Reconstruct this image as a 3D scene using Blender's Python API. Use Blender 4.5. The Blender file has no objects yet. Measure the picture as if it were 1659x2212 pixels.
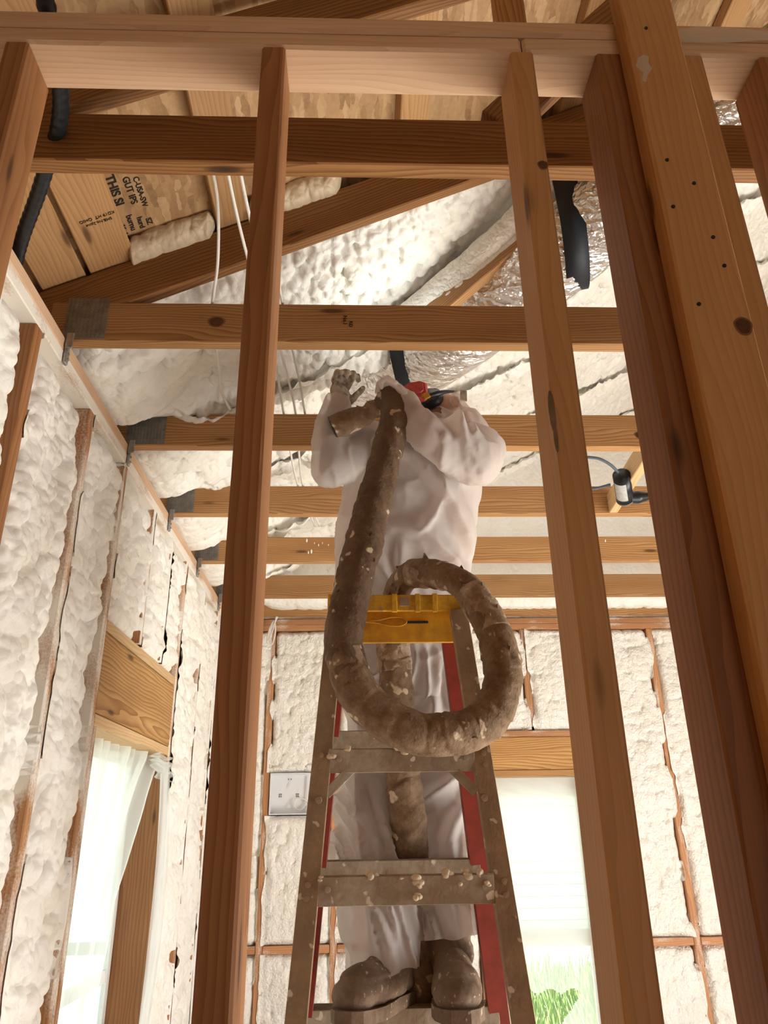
import bpy, bmesh, math, random
import numpy as np
from mathutils import Vector, Matrix, noise as mnoise

SC = bpy.context.scene
COL = SC.collection
random.seed(7)
RNG = np.random.default_rng(11)

# ------------------------------------------------------------------ camera, world, lights, exposure
CAMZ = 1.79
cam = bpy.data.cameras.new('camera')
cam.sensor_fit = 'VERTICAL'
cam.sensor_height = 36.0
cam.lens = 1624.8 / 2212 * 36.0
cam.clip_start = 0.02
cam_o = bpy.data.objects.new('camera', cam)
COL.objects.link(cam_o)
cam_o.matrix_world = (Matrix.Translation((0, 0, CAMZ)) @ Matrix.Rotation(-0.0376, 4, 'Z')
                      @ Matrix.Rotation(math.pi / 2 + 0.4046, 4, 'X') @ Matrix.Rotation(-0.0157, 4, 'Z'))
SC.camera = cam_o

SC.view_settings.view_transform = 'Standard'
SC.view_settings.look = 'None'
SC.view_settings.gamma = 1.0
SC.view_settings.use_curve_mapping = False
SC.view_settings.exposure = 0.2
SC.cycles.use_denoising = True
SC.cycles.max_bounces = 8
SC.cycles.diffuse_bounces = 5
SC.cycles.transparent_max_bounces = 16
SC.cycles.sample_clamp_indirect = 6.0

world = bpy.data.worlds.new('sky')
SC.world = world
world.use_nodes = True
wn = world.node_tree.nodes
wn['Background'].inputs['Color'].default_value = (0.96, 1.0, 0.985, 1)
wn['Background'].inputs['Strength'].default_value = 1.25


def area(name, loc, target, sx, sy, watts, color=(1, 1, 1), spread=math.pi):
    l = bpy.data.lights.new(name, 'AREA')
    l.shape = 'RECTANGLE'
    l.size, l.size_y = sx, sy
    l.energy = watts
    l.color = color
    l.spread = spread
    o = bpy.data.objects.new(name, l)
    COL.objects.link(o)
    o.location = loc
    d = Vector(target) - Vector(loc)
    o.rotation_euler = d.to_track_quat('-Z', 'Y').to_euler()
    return o


# daylight through the openings of the unfinished house
area('daylight_right_opening', (3.35, 1.75, 1.2), (0.0, 2.5, 1.5), 1.7, 2.2, 88, (1.0, 0.992, 0.975))
sun = bpy.data.lights.new('sun', 'SUN')
sun.energy = 36.0
sun.angle = math.radians(1.5)
sun.color = (1.0, 0.985, 0.965)
sun_o = bpy.data.objects.new('sun', sun)
COL.objects.link(sun_o)
sun_o.rotation_euler = Vector((-.76, .05, -.64)).to_track_quat('-Z', 'Y').to_euler()
# added spot without a fixture, brightens the foam above the worker
hl = bpy.data.lights.new('foam_fill_spot', 'SPOT')
hl.energy = 2.6
hl.spot_size = math.radians(115)
hl.spot_blend = .8
hl.shadow_soft_size = .03
hl.color = (.93, 1.0, .95)
fill_o = bpy.data.objects.new('foam_fill_spot', hl)
COL.objects.link(fill_o)
fill_o.location = (.235, 2.05, 3.19)
fill_o.rotation_euler = (Vector((.02, 2.06, 3.6)) - Vector(fill_o.location)).to_track_quat('-Z', 'Y').to_euler()
area('daylight_behind_camera', (1.2, -3.3, 1.5), (0.0, 1.0, 2.2), 2.6, 2.0, 10, (1.0, 0.95, 0.88))


# ------------------------------------------------------------------ small numpy noise kit
_TAB = RNG.random((256, 256))
_TABX = RNG.random((256, 256))
_TABY = RNG.random((256, 256))


def vnoise(u, v):
    u0 = np.floor(u).astype(int); v0 = np.floor(v).astype(int)
    fu = u - u0; fv = v - v0
    fu = fu * fu * (3 - 2 * fu); fv = fv * fv * (3 - 2 * fv)
    g = lambda a, b: _TAB[a & 255, b & 255]
    return ((g(u0, v0) * (1 - fu) + g(u0 + 1, v0) * fu) * (1 - fv)
            + (g(u0, v0 + 1) * (1 - fu) + g(u0 + 1, v0 + 1) * fu) * fv)


def fbm(u, v, o=3):
    a = 0; s = 1; t = 0
    for i in range(o):
        a = a + s * vnoise(u + 17.3 * i, v - 9.1 * i); t += s
        u = u * 2.03; v = v * 2.03; s *= .5
    return a / t


def worley(u, v):
    u0 = np.floor(u).astype(int); v0 = np.floor(v).astype(int)
    best = np.full(u.shape, 9.0)
    for du in (-1, 0, 1):
        for dv in (-1, 0, 1):
            a = u0 + du; b = v0 + dv
            px = a + .1 + .8 * _TABX[a & 255, b & 255]
            py = b + .1 + .8 * _TABY[a & 255, b & 255]
            best = np.minimum(best, (px - u) ** 2 + (py - v) ** 2)
    return np.sqrt(best)


def lumps(u, v, size, su=1.0, sv=1.0, seed=0.0):
    """billowy scalloped foam relief, about 0..1"""
    wu = u / size / su + seed; wv = v / size / sv + seed * 1.7
    wu = wu + .55 * (fbm(wu * .8, wv * .8, 2) - .5); wv = wv + .55 * (fbm(wu * .8 + 40, wv * .8, 2) - .5)
    dome = lambda f, r: np.sqrt(np.clip(1 - (f / r) ** 2, 0, 1))
    a = dome(worley(wu, wv), .78)
    b = dome(worley(wu * 2.2 + 5, wv * 2.2), .80)
    c = dome(worley(wu * .42 + 9, wv * .42), .85)
    return .62 * a ** .8 + .24 * b + .36 * c - .16


# ------------------------------------------------------------------ materials
def new_mat(name):
    m = bpy.data.materials.new(name)
    m.use_nodes = True
    nt = m.node_tree
    b = nt.nodes['Principled BSDF']
    return m, nt, b


def node(nt, kind, **kw):
    n = nt.nodes.new(kind)
    for k, v in kw.items():
        setattr(n, k, v)
    return n


def ramp(nt, fac, stops):
    r = node(nt, 'ShaderNodeValToRGB')
    el = r.color_ramp.elements
    while len(el) < len(stops):
        el.new(.5)
    for e, (p, c) in zip(el, stops):
        e.position = p
        e.color = tuple(c) + (1,) if len(c) == 3 else c
    nt.links.new(fac, r.inputs['Fac'])
    return r.outputs['Color']


def vmath(nt, op, a, b=None):
    n = node(nt, 'ShaderNodeVectorMath', operation=op)
    for i, x in enumerate((a, b)):
        if x is None: continue
        if isinstance(x, (tuple, list)): n.inputs[i].default_value = x
        else: nt.links.new(x, n.inputs[i])
    return n.outputs[0]


def fmath(nt, op, a, b=0.0, c=0.0, clamp=False):
    n = node(nt, 'ShaderNodeMath', operation=op, use_clamp=clamp)
    for i, x in enumerate((a, b, c)):
        if isinstance(x, (int, float)): n.inputs[i].default_value = x
        else: nt.links.new(x, n.inputs[i])
    return n.outputs[0]


def mixc(nt, fac, a, b, mode='MIX'):
    n = node(nt, 'ShaderNodeMix', data_type='RGBA', blend_type=mode)
    for s, x in ((n.inputs[0], fac), (n.inputs[6], a), (n.inputs[7], b)):
        if isinstance(x, (int, float)): s.default_value = x
        elif isinstance(x, tuple): s.default_value = x + (1,) if len(x) == 3 else x
        else: nt.links.new(x, s)
    return n.outputs[2]


def noise_tex(nt, vec, scale, detail=2.0, rough=.5):
    n = node(nt, 'ShaderNodeTexNoise')
    n.inputs['Scale'].default_value = scale
    n.inputs['Detail'].default_value = detail
    n.inputs['Roughness'].default_value = rough
    if vec is not None: nt.links.new(vec, n.inputs['Vector'])
    return n.outputs['Fac']


def bump(nt, b, h, strength=.3, dist=.002):
    n = node(nt, 'ShaderNodeBump')
    n.inputs['Strength'].default_value = strength
    n.inputs['Distance'].default_value = dist
    nt.links.new(h, n.inputs['Height'])
    nt.links.new(n.outputs['Normal'], b.inputs['Normal'])


def wood(name, light, dark, ring=40.0, contrast=1.0, knots=True, spray=0.0, rough=.62, tint=.14):
    """sawn softwood; the grain runs along each board's own X axis"""
    m, nt, b = new_mat(name)
    tc = node(nt, 'ShaderNodeTexCoord'); oi = node(nt, 'ShaderNodeObjectInfo')
    off = vmath(nt, 'MULTIPLY', (7.3, .9, 1.3), None)
    comb = node(nt, 'ShaderNodeCombineXYZ')
    for i, k in enumerate((19.0, .12, .10)):
        nt.links.new(fmath(nt, 'MULTIPLY_ADD', oi.outputs['Random'], k, (0, .035, .05)[i]), comb.inputs[i])
    p = vmath(nt, 'ADD', tc.outputs['Object'], comb.outputs[0])
    # long slow wander makes cathedral figures where the pith tilts
    pw = vmath(nt, 'MULTIPLY', p, (.9, 5.0, 5.0))
    n1 = node(nt, 'ShaderNodeTexNoise'); n1.inputs['Scale'].default_value = 1.6; n1.inputs['Detail'].default_value = 2.5
    nt.links.new(pw, n1.inputs['Vector'])
    wob = vmath(nt, 'MULTIPLY', vmath(nt, 'SUBTRACT', n1.outputs['Color'], (.5, .5, .5)), (0, .075, .075))
    q = vmath(nt, 'ADD', p, wob)
    sep = node(nt, 'ShaderNodeSeparateXYZ'); nt.links.new(q, sep.inputs[0])
    r2 = fmath(nt, 'ADD', fmath(nt, 'POWER', fmath(nt, 'ADD', sep.outputs[1], .02), 2.0), fmath(nt, 'POWER', fmath(nt, 'ADD', sep.outputs[2], .03), 2.0))
    rad = fmath(nt, 'SQRT', r2)
    saw = fmath(nt, 'FRACT', fmath(nt, 'MULTIPLY', rad, ring * 3.2))
    late = fmath(nt, 'POWER', saw, 2.2)
    fib = noise_tex(nt, vmath(nt, 'MULTIPLY', p, (7, 330, 330)), 1.0, 3.0, .6)
    blot = noise_tex(nt, vmath(nt, 'MULTIPLY', p, (2.2, 12, 12)), 1.0, 2.0)
    f = fmath(nt, 'ADD', fmath(nt, 'MULTIPLY', late, .55 * contrast), fmath(nt, 'MULTIPLY', fib, .28))
    f = fmath(nt, 'ADD', f, fmath(nt, 'MULTIPLY', fmath(nt, 'SUBTRACT', blot, .5), .55))
    mid = tuple((x * y) ** .5 for x, y in zip(light, dark))
    c = ramp(nt, f, [(0.0, light), (.45, mid), (1.0, dark)])
    if knots:
        v = node(nt, 'ShaderNodeTexVoronoi'); v.inputs['Scale'].default_value = 1.0
        nt.links.new(vmath(nt, 'MULTIPLY', p, (2.6, 11, 11)), v.inputs['Vector'])
        vd = fmath(nt, 'ADD', v.outputs['Distance'], fmath(nt, 'MULTIPLY', fmath(nt, 'SUBTRACT', blot, .5), .09))
        k = ramp(nt, vd, [(0.0, (1, 1, 1)), (.07, (.8, .8, .8)), (.12, (.12, .12, .12)), (.22, (0, 0, 0))])
        c = mixc(nt, k, c, tuple(x * .33 for x in dark))
    var = fmath(nt, 'MULTIPLY_ADD', oi.outputs['Random'], tint * 2, 1 - tint)
    comb2 = node(nt, 'ShaderNodeCombineXYZ')
    for i in range(3): nt.links.new(var, comb2.inputs[i])
    c = mixc(nt, 1.0, c, comb2.outputs[0], 'MULTIPLY')
    if spray > 0:
        s1 = noise_tex(nt, vmath(nt, 'MULTIPLY', tc.outputs['Object'], (3.0, 9, 9)), 1.3, 3.0)
        s2 = noise_tex(nt, tc.outputs['Object'], 160.0, 2.0)
        sf = fmath(nt, 'ADD', fmath(nt, 'MULTIPLY', s1, 1.0), fmath(nt, 'MULTIPLY', s2, .25))
        sm = ramp(nt, fmath(nt, 'ADD', sf, spray - .62), [(.42, (0, 0, 0)), (.62, (1, 1, 1))])
        c = mixc(nt, sm, c, (.80, .745, .67))
    nt.links.new(c, b.inputs['Base Color'])
    b.inputs['Roughness'].default_value = rough
    b.inputs['Specular IOR Level'].default_value = .3
    bump(nt, b, fmath(nt, 'ADD', fib, fmath(nt, 'MULTIPLY', late, .5)), .35, .0012)
    return m


M = {}
M['stud'] = wood('stud_lumber', (.40, .185, .075), (.18, .066, .022), 32, .75, rough=.55)
M['stud_red_shaded'] = wood('shaded_red_stud_lumber', (.30, .125, .048), (.13, .045, .015), 32, .7, rough=.55)  # redder wood, with shade beside the flat board mixed into its colour
M['stud_pale'] = wood('pale_stud_lumber', (.50, .28, .125), (.27, .12, .04), 36, .42)
M['plate'] = wood('plate_lumber', (.62, .43, .29), (.38, .21, .11), 30, .4, knots=False)
M['truss'] = wood('truss_lumber', (.50, .285, .125), (.22, .09, .026), 38, 1.1)
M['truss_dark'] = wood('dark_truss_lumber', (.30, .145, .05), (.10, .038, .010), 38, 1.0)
M['purlin'] = wood('purlin_lumber', (.47, .27, .12), (.25, .12, .045), 34, .7)
M['header'] = wood('header_lumber', (.62, .37, .145), (.28, .115, .03), 26, 1.3)
M['block'] = wood('block_lumber', (.68, .48, .27), (.42, .24, .1), 34, .7)
M['sprayed'] = wood('oversprayed_lumber', (.50, .26, .12), (.24, .09, .03), 34, .8, spray=.50)
M['sprayed_far'] = wood('lightly_oversprayed_lumber', (.56, .29, .14), (.28, .11, .045), 34, .6, knots=False, spray=.36)
M['sprayed_white'] = wood('whitened_lumber', (.58, .37, .22), (.32, .16, .07), 34, .5, knots=False, spray=.62)


def simple(name, color, rough=.5, metal=0.0, bump_s=None, var=None, spec=.4):
    m, nt, b = new_mat(name)
    b.inputs['Base Color'].default_value = tuple(color) + (1,)
    b.inputs['Roughness'].default_value = rough
    b.inputs['Metallic'].default_value = metal
    b.inputs['Specular IOR Level'].default_value = spec
    tc = node(nt, 'ShaderNodeTexCoord')
    if var:
        sc, c2 = var
        n = noise_tex(nt, tc.outputs['Object'], sc, 4.0, .6)
        nt.links.new(ramp(nt, n, [(.35, color), (.68, c2)]), b.inputs['Base Color'])
    if bump_s:
        bump(nt, b, noise_tex(nt, tc.outputs['Object'], bump_s[0], 4.0, .6), bump_s[1], bump_s[2])
    return m


def foam_mat(name, col, fine=70.0, strength=.45):
    m, nt, b = new_mat(name)
    tc = node(nt, 'ShaderNodeTexCoord')
    p = tc.outputs['Object']
    n = noise_tex(nt, p, 9.0, 3.0)
    c = ramp(nt, n, [(.3, col), (.75, tuple(x * y for x, y in zip(col, (.95, .925, .87))))])
    nt.links.new(c, b.inputs['Base Color'])
    b.inputs['Roughness'].default_value = .42
    b.inputs['Specular IOR Level'].default_value = .35
    v = node(nt, 'ShaderNodeTexVoronoi'); v.inputs['Scale'].default_value = fine
    w = node(nt, 'ShaderNodeTexNoise'); w.inputs['Scale'].default_value = fine * .5; w.inputs['Detail'].default_value = 2
    nt.links.new(p, w.inputs['Vector'])
    nt.links.new(vmath(nt, 'ADD', p, vmath(nt, 'MULTIPLY', w.outputs['Color'], (.02, .02, .02))), v.inputs['Vector'])
    h = fmath(nt, 'SUBTRACT', 1.0, fmath(nt, 'POWER', v.outputs['Distance'], 1.5))
    h = fmath(nt, 'ADD', h, fmath(nt, 'MULTIPLY', noise_tex(nt, p, fine * .35, 3.0), .8))
    bump(nt, b, h, strength, .011)
    return m


M['foam'] = foam_mat('white_spray_foam', (.87, .855, .82), 44, .38)
M['foam_fine'] = foam_mat('fine_white_spray_foam', (.87, .85, .81), 80, .45)
M['foam_cream'] = foam_mat('cream_spray_foam', (.66, .54, .39), 50, .35)

# oriented strand board
m, nt, b = new_mat('strand_board')
tc = node(nt, 'ShaderNodeTexCoord')
pp = tc.outputs['Object']
acc = None
for k, (sx, sy, rot) in enumerate(((80, 20, .35), (66, 18, 1.5), (90, 22, 2.5))):
    mp = node(nt, 'ShaderNodeMapping'); mp.inputs['Rotation'].default_value = (0, 0, rot); mp.inputs['Scale'].default_value = (sx, sy, 20)
    mp.inputs['Location'].default_value = (k * 3.1, k, 0)
    wz_ = node(nt, 'ShaderNodeTexNoise'); wz_.inputs['Scale'].default_value = 40; wz_.inputs['Detail'].default_value = 3; nt.links.new(pp, wz_.inputs['Vector'])
    nt.links.new(vmath(nt, 'ADD', pp, vmath(nt, 'MULTIPLY', wz_.outputs['Color'], (.014, .014, .0))), mp.inputs['Vector'])
    v = node(nt, 'ShaderNodeTexVoronoi'); v.inputs['Scale'].default_value = .62; nt.links.new(mp.outputs[0], v.inputs['Vector'])
    s = node(nt, 'ShaderNodeSeparateXYZ'); nt.links.new(v.outputs['Color'], s.inputs[0])
    acc = s.outputs[0] if acc is None else fmath(nt, 'MAXIMUM' if k == 1 else 'MINIMUM', acc, s.outputs[0])
acc = fmath(nt, 'ADD', fmath(nt, 'MULTIPLY', acc, .62), fmath(nt, 'MULTIPLY', fmath(nt, 'SUBTRACT', noise_tex(nt, pp, 55, 6, .7), .12), .52))
c = ramp(nt, acc, [(0, (.15, .075, .03)), (.25, (.30, .165, .07)), (.6, (.42, .255, .12)), (1, (.55, .37, .21))])
nt.links.new(c, b.inputs['Base Color']); b.inputs['Roughness'].default_value = .7
bump(nt, b, acc, .5, .003)
M['osb'] = m

M['subfloor'] = simple('subfloor_board', (.66, .60, .53), .8, var=(6, (.58, .52, .45)))
M['galv'] = simple('galvanised_steel', (.20, .185, .17), .5, .75, bump_s=(60, .3, .002), var=(30, (.30, .28, .255)))
M['galv_light'] = simple('bright_galvanised_steel', (.42, .41, .39), .42, .8, var=(30, (.26, .25, .24)))
M['nail'] = simple('dark_nail', (.035, .03, .028), .5, .5)
M['black'] = simple('black_plastic', (.012, .013, .016), .35)
M['black_rubber'] = simple('black_rubber', (.016, .017, .02), .5)
M['strap'] = simple('black_strap', (.010, .014, .022), .55, bump_s=(120, .2, .001))
M['blue_cable'] = simple('grey_blue_cable', (.10, .13, .17), .5)
M['white_cable'] = simple('white_cable_jacket', (.72, .70, .66), .45)
M['white_plastic'] = simple('white_box_plastic', (.74, .75, .77), .4)
M['vinyl'] = simple('white_vinyl', (.82, .84, .83), .35)
M['ink'] = simple('stamp_ink', (.03, .024, .02), .85, spec=.1)
M['orange'] = simple('orange_plastic', (.72, .20, .05), .35)
M['red_frame'] = simple('red_fibreglass', (.27, .034, .017), .5, var=(22, (.19, .024, .012)), bump_s=(200, .12, .001))
M['sticker'] = simple('silver_sticker', (.52, .51, .50), .4, var=(90, (.38, .37, .36)))
M['siding'] = simple('pale_green_siding', (.50, .56, .55), .6)
M['grass'] = simple('green_grass', (.10, .22, .03), .6, var=(3, (.24, .32, .08)))
M['lawn'] = simple('lawn_ground', (.32, .33, .27), .9, var=(1.5, (.27, .29, .21)))
M['respirator'] = simple('black_respirator_rubber', (.015, .017, .02), .4)
M['red_filter'] = simple('red_filter', (.52, .045, .05), .4, var=(60, (.60, .10, .10)))
M['yellow_dirty'] = simple('yellow_plastic', (.64, .33, .022), .45, var=(26, (.44, .20, .02)))
M['skin'] = simple('skin', (.55, .33, .24), .5)


def dirty(name, base, mud, spots, sc=14, mudlo=.42, mudhi=.6, spotsz=26, rough=.75, bump_s=.5):
    """a base colour under dried brown overspray with pale foam spatter"""
    m, nt, b = new_mat(name)
    tc = node(nt, 'ShaderNodeTexCoord'); p = tc.outputs['Object']
    n = noise_tex(nt, p, sc, 5.0, .65)
    c = ramp(nt, n, [(mudlo, mud), (mudhi, base)])
    n2 = noise_tex(nt, p, sc * 6, 4.0, .6)
    c = mixc(nt, fmath(nt, 'MULTIPLY', n2, .55), c, tuple(x * .45 for x in mud))
    v = noise_tex(nt, p, spotsz, 2.0, .45)
    c = mixc(nt, ramp(nt, v, [(.655, (0, 0, 0)), (.69, (1, 1, 1))]), c, spots)
    nt.links.new(c, b.inputs['Base Color'])
    b.inputs['Roughness'].default_value = rough
    b.inputs['Specular IOR Level'].default_value = .25
    bump(nt, b, fmath(nt, 'ADD', n2, fmath(nt, 'MULTIPLY', v, .6)), bump_s, .004)
    return m


M['rail'] = dirty('dirty_rail', (.40, .265, .155), (.30, .20, .125), (.58, .48, .35), 12, spotsz=34)
M['rung'] = dirty('dirty_aluminium', (.48, .40, .31), (.34, .25, .17), (.68, .60, .49), 10, spotsz=30)
M['hose'] = dirty('dirty_hose_wrap', (.34, .23, .145), (.185, .112, .062), (.60, .48, .34), 22, .38, .64, spotsz=24, bump_s=.8)
M['hose_dark'] = dirty('dark_hose_wrap', (.20, .125, .076), (.115, .066, .036), (.50, .39, .27), 20, .36, .66, spotsz=30, bump_s=.8)
M['hose_pale'] = dirty('pale_hose_wrap', (.60, .50, .40), (.33, .225, .14), (.72, .63, .53), 22, .44, .62, spotsz=22, bump_s=.8)
M['boot'] = dirty('dusty_boot', (.25, .17, .115), (.17, .11, .07), (.42, .33, .24), 14, spotsz=55)
M['glove'] = dirty('dirty_glove', (.62, .54, .43), (.16, .10, .06), (.72, .66, .56), 22, .36, .52, spotsz=30)
M['cap'] = dirty('yellow_cap', (.78, .43, .03), (.56, .29, .035), (.34, .21, .11), 20, .40, .52, spotsz=22, rough=.5)

# translucent white coverall cloth
m, nt, b = new_mat('white_coverall_cloth')
out = nt.nodes['Material Output']
tc = node(nt, 'ShaderNodeTexCoord')
fn = noise_tex(nt, tc.outputs['Object'], 420, 2)
b.inputs['Base Color'].default_value = (.80, .735, .70, 1)
b.inputs['Roughness'].default_value = .6
b.inputs['Specular IOR Level'].default_value = .25
bump(nt, b, fmath(nt, 'ADD', fmath(nt, 'MULTIPLY', fn, .3), noise_tex(nt, tc.outputs['Object'], 16, 3)), .35, .004)
tl = node(nt, 'ShaderNodeBsdfTranslucent'); tl.inputs['Color'].default_value = (.88, .77, .72, 1)
tr = node(nt, 'ShaderNodeBsdfTransparent'); tr.inputs['Color'].default_value = (.93, .90, .88, 1)
mx = node(nt, 'ShaderNodeMixShader'); mx.inputs[0].default_value = .38
nt.links.new(b.outputs[0], mx.inputs[1]); nt.links.new(tl.outputs[0], mx.inputs[2])
mx2 = node(nt, 'ShaderNodeMixShader'); mx2.inputs[0].default_value = .27
nt.links.new(mx.outputs[0], mx2.inputs[1]); nt.links.new(tr.outputs[0], mx2.inputs[2])
nt.links.new(mx2.outputs[0], out.inputs['Surface'])
M['coverall'] = m

# clear plastic sheeting
def sheet_mat(name, clear, col=(.93, .96, .95)):
    m, nt, b = new_mat(name)
    out = nt.nodes['Material Output']
    b.inputs['Base Color'].default_value = col + (1,)
    b.inputs['Roughness'].default_value = .18
    b.inputs['Specular IOR Level'].default_value = .5
    tl = node(nt, 'ShaderNodeBsdfTranslucent'); tl.inputs['Color'].default_value = col + (1,)
    tr = node(nt, 'ShaderNodeBsdfTransparent'); tr.inputs['Color'].default_value = (.97, .98, .975, 1)
    mx = node(nt, 'ShaderNodeMixShader'); mx.inputs[0].default_value = .55
    nt.links.new(b.outputs[0], mx.inputs[1]); nt.links.new(tl.outputs[0], mx.inputs[2])
    mx2 = node(nt, 'ShaderNodeMixShader'); mx2.inputs[0].default_value = clear
    nt.links.new(mx.outputs[0], mx2.inputs[1]); nt.links.new(tr.outputs[0], mx2.inputs[2])
    nt.links.new(mx2.outputs[0], out.inputs['Surface'])
    return m


M['sheet'] = sheet_mat('clear_plastic_sheeting', .48)
M['sheet_milky'] = sheet_mat('milky_plastic_sheeting', .40)

m, nt, b = new_mat('window_glass')
b.inputs['Base Color'].default_value = (.98, 1, .99, 1); b.inputs['Roughness'].default_value = 0.02
out = nt.nodes['Material Output']
tr = node(nt, 'ShaderNodeBsdfTransparent'); tr.inputs['Color'].default_value = (.95, .99, .97, 1)
mx = node(nt, 'ShaderNodeMixShader'); mx.inputs[0].default_value = .93
nt.links.new(b.outputs[0], mx.inputs[1]); nt.links.new(tr.outputs[0], mx.inputs[2]); nt.links.new(mx.outputs[0], out.inputs['Surface'])
M['glass'] = m

# crinkled silver foil jacket of the duct
m, nt, b = new_mat('crinkled_foil')
tc = node(nt, 'ShaderNodeTexCoord'); p = tc.outputs['Object']
b.inputs['Metallic'].default_value = .7; b.inputs['Roughness'].default_value = .17; b.inputs['Specular IOR Level'].default_value = .8
n = noise_tex(nt, p, 7, 3)
nt.links.new(ramp(nt, n, [(.42, (.88, .89, .90)), (.70, (.70, .64, .59))]), b.inputs['Base Color'])
v = node(nt, 'ShaderNodeTexVoronoi'); v.inputs['Scale'].default_value = 26; v.feature = 'F1'
w = node(nt, 'ShaderNodeTexNoise'); w.inputs['Scale'].default_value = 18; w.inputs['Detail'].default_value = 3
nt.links.new(vmath(nt, 'MULTIPLY', p, (.45, 1, 1)), w.inputs['Vector'])
nt.links.new(vmath(nt, 'ADD', vmath(nt, 'MULTIPLY', p, (.4, 1.2, 1.2)), vmath(nt, 'MULTIPLY', w.outputs['Color'], (.09, .09, .09))), v.inputs['Vector'])
bump(nt, b, fmath(nt, 'ADD', v.outputs['Distance'], fmath(nt, 'MULTIPLY', noise_tex(nt, p, 60, 3), .3)), .9, .02)
M['foil'] = m


# ------------------------------------------------------------------ object helpers
def tag(o, label=None, cat=None, group=None, kind=None):
    if label: o['label'] = label
    if cat: o['category'] = cat
    if group: o['group'] = group
    if kind: o['kind'] = kind
    return o


def adopt(o, parent):
    o.parent = parent
    base = parent
    T = Matrix.Identity(4)
    chain = []
    while base is not None:
        chain.append(base); base = base.parent
    for c in reversed(chain):
        T = T @ c.matrix_parent_inverse @ c.matrix_basis
    o.matrix_parent_inverse = T.inverted()


def empty(name, loc, label, cat, group=None):
    o = bpy.data.objects.new(name, None)
    o.empty_display_size = .05
    COL.objects.link(o)
    o.location = loc
    return tag(o, label, cat, group)


def link_mesh(name, me, mat, parent=None, loc=(0, 0, 0), rot=None, smooth=False):
    if mat is not None and not me.materials: me.materials.append(mat)
    if smooth:
        me.polygons.foreach_set('use_smooth', [True] * len(me.polygons))
    o = bpy.data.objects.new(name, me)
    COL.objects.link(o)
    o.location = loc
    if rot is not None: o.rotation_euler = rot.to_euler()
    if parent is not None: adopt(o, parent)
    return o


def from_bm(name, bm, mat, parent=None, loc=(0, 0, 0), rot=None, smooth=False):
    me = bpy.data.meshes.new(name)
    bmesh.ops.recalc_face_normals(bm, faces=bm.faces)
    bm.to_mesh(me); bm.free()
    return link_mesh(name, me, mat, parent, loc, rot, smooth)


def bm_box(bm, lo, hi, bev=0.0, segs=1):
    g = bmesh.ops.create_cube(bm, size=1.0)
    lo, hi = Vector(lo), Vector(hi)
    c = (lo + hi) / 2; d = hi - lo
    for v in g['verts']:
        v.co = Vector((v.co.x * d.x, v.co.y * d.y, v.co.z * d.z)) + c
    if bev > 0:
        es = list({e for v in g['verts'] for e in v.link_edges})
        bmesh.ops.bevel(bm, geom=es, offset=bev, segments=segs, affect='EDGES', profile=.5)


def frame(d, up):
    x = Vector(d).normalized()
    z = Vector(up); z = (z - x * z.dot(x)).normalized()
    y = z.cross(x)
    return Matrix((x, y, z)).transposed()


def board(name, a, b, w, t, mat, up=(0, 0, 1), parent=None, bev=.003):
    """sawn board from a to b; w along up, t across; grain on local X"""
    a, b = Vector(a), Vector(b)
    L = (b - a).length
    bm = bmesh.new()
    bm_box(bm, (-L / 2, -t / 2, -w / 2), (L / 2, t / 2, w / 2), bev)
    R = frame(b - a, up)
    return from_bm(name, bm, mat, parent, (a + b) / 2, R)


def stud_z(name, x0, x1, y0, y1, z0, z1, mat, parent=None, bev=.003):
    return board(name, ((x0 + x1) / 2, (y0 + y1) / 2, z0), ((x0 + x1) / 2, (y0 + y1) / 2, z1), x1 - x0, y1 - y0, mat, (1, 0, 0), parent, bev)


def box(name, lo, hi, mat, parent=None, bev=.002, segs=2):
    c = (Vector(lo) + Vector(hi)) / 2
    bm = bmesh.new()
    bm_box(bm, Vector(lo) - c, Vector(hi) - c, bev, segs)
    return from_bm(name, bm, mat, parent, c)


def grid_mesh(name, P, mat, parent=None, smooth=True, closed_u=False):
    """P: (n,m,3) array"""
    n, m_, _ = P.shape
    c = P.reshape(-1, 3).mean(0)
    V = (P - c).reshape(-1, 3)
    i = np.arange(n if closed_u else n - 1)[:, None]; j = np.arange(m_ - 1)[None, :]
    i2 = (i + 1) % n
    q = np.stack([i * m_ + j, i2 * m_ + j, i2 * m_ + j + 1, i * m_ + j + 1], -1).reshape(-1, 4)
    me = bpy.data.meshes.new(name)
    me.vertices.add(len(V)); me.vertices.foreach_set('co', V.astype(np.float32).ravel())
    me.loops.add(q.size); me.loops.foreach_set('vertex_index', q.astype(np.int32).ravel())
    me.polygons.add(len(q))
    me.polygons.foreach_set('loop_start', (np.arange(len(q)) * 4).astype(np.int32))
    me.polygons.foreach_set('loop_total', np.full(len(q), 4, np.int32))
    me.update(calc_edges=True)
    return link_mesh(name, me, mat, parent, tuple(c), None, smooth)


def smooth_path(pts, n):
    P = np.array(pts, float)
    t = np.r_[0, np.cumsum(np.linalg.norm(np.diff(P, axis=0), axis=1))]
    # catmull-rom resampled evenly
    out = []
    Q = np.vstack([2 * P[0] - P[1], P, 2 * P[-1] - P[-2]])
    for k in range(len(P) - 1):
        p0, p1, p2, p3 = Q[k:k + 4]
        for s in np.linspace(0, 1, 24, endpoint=False):
            out.append(.5 * ((2 * p1) + (-p0 + p2) * s + (2 * p0 - 5 * p1 + 4 * p2 - p3) * s * s + (-p0 + 3 * p1 - 3 * p2 + p3) * s ** 3))
    out.append(P[-1]); out = np.array(out)
    t = np.r_[0, np.cumsum(np.linalg.norm(np.diff(out, axis=0), axis=1))]
    u = np.linspace(0, t[-1], n)
    return np.stack([np.interp(u, t, out[:, k]) for k in range(3)], 1), u


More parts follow.
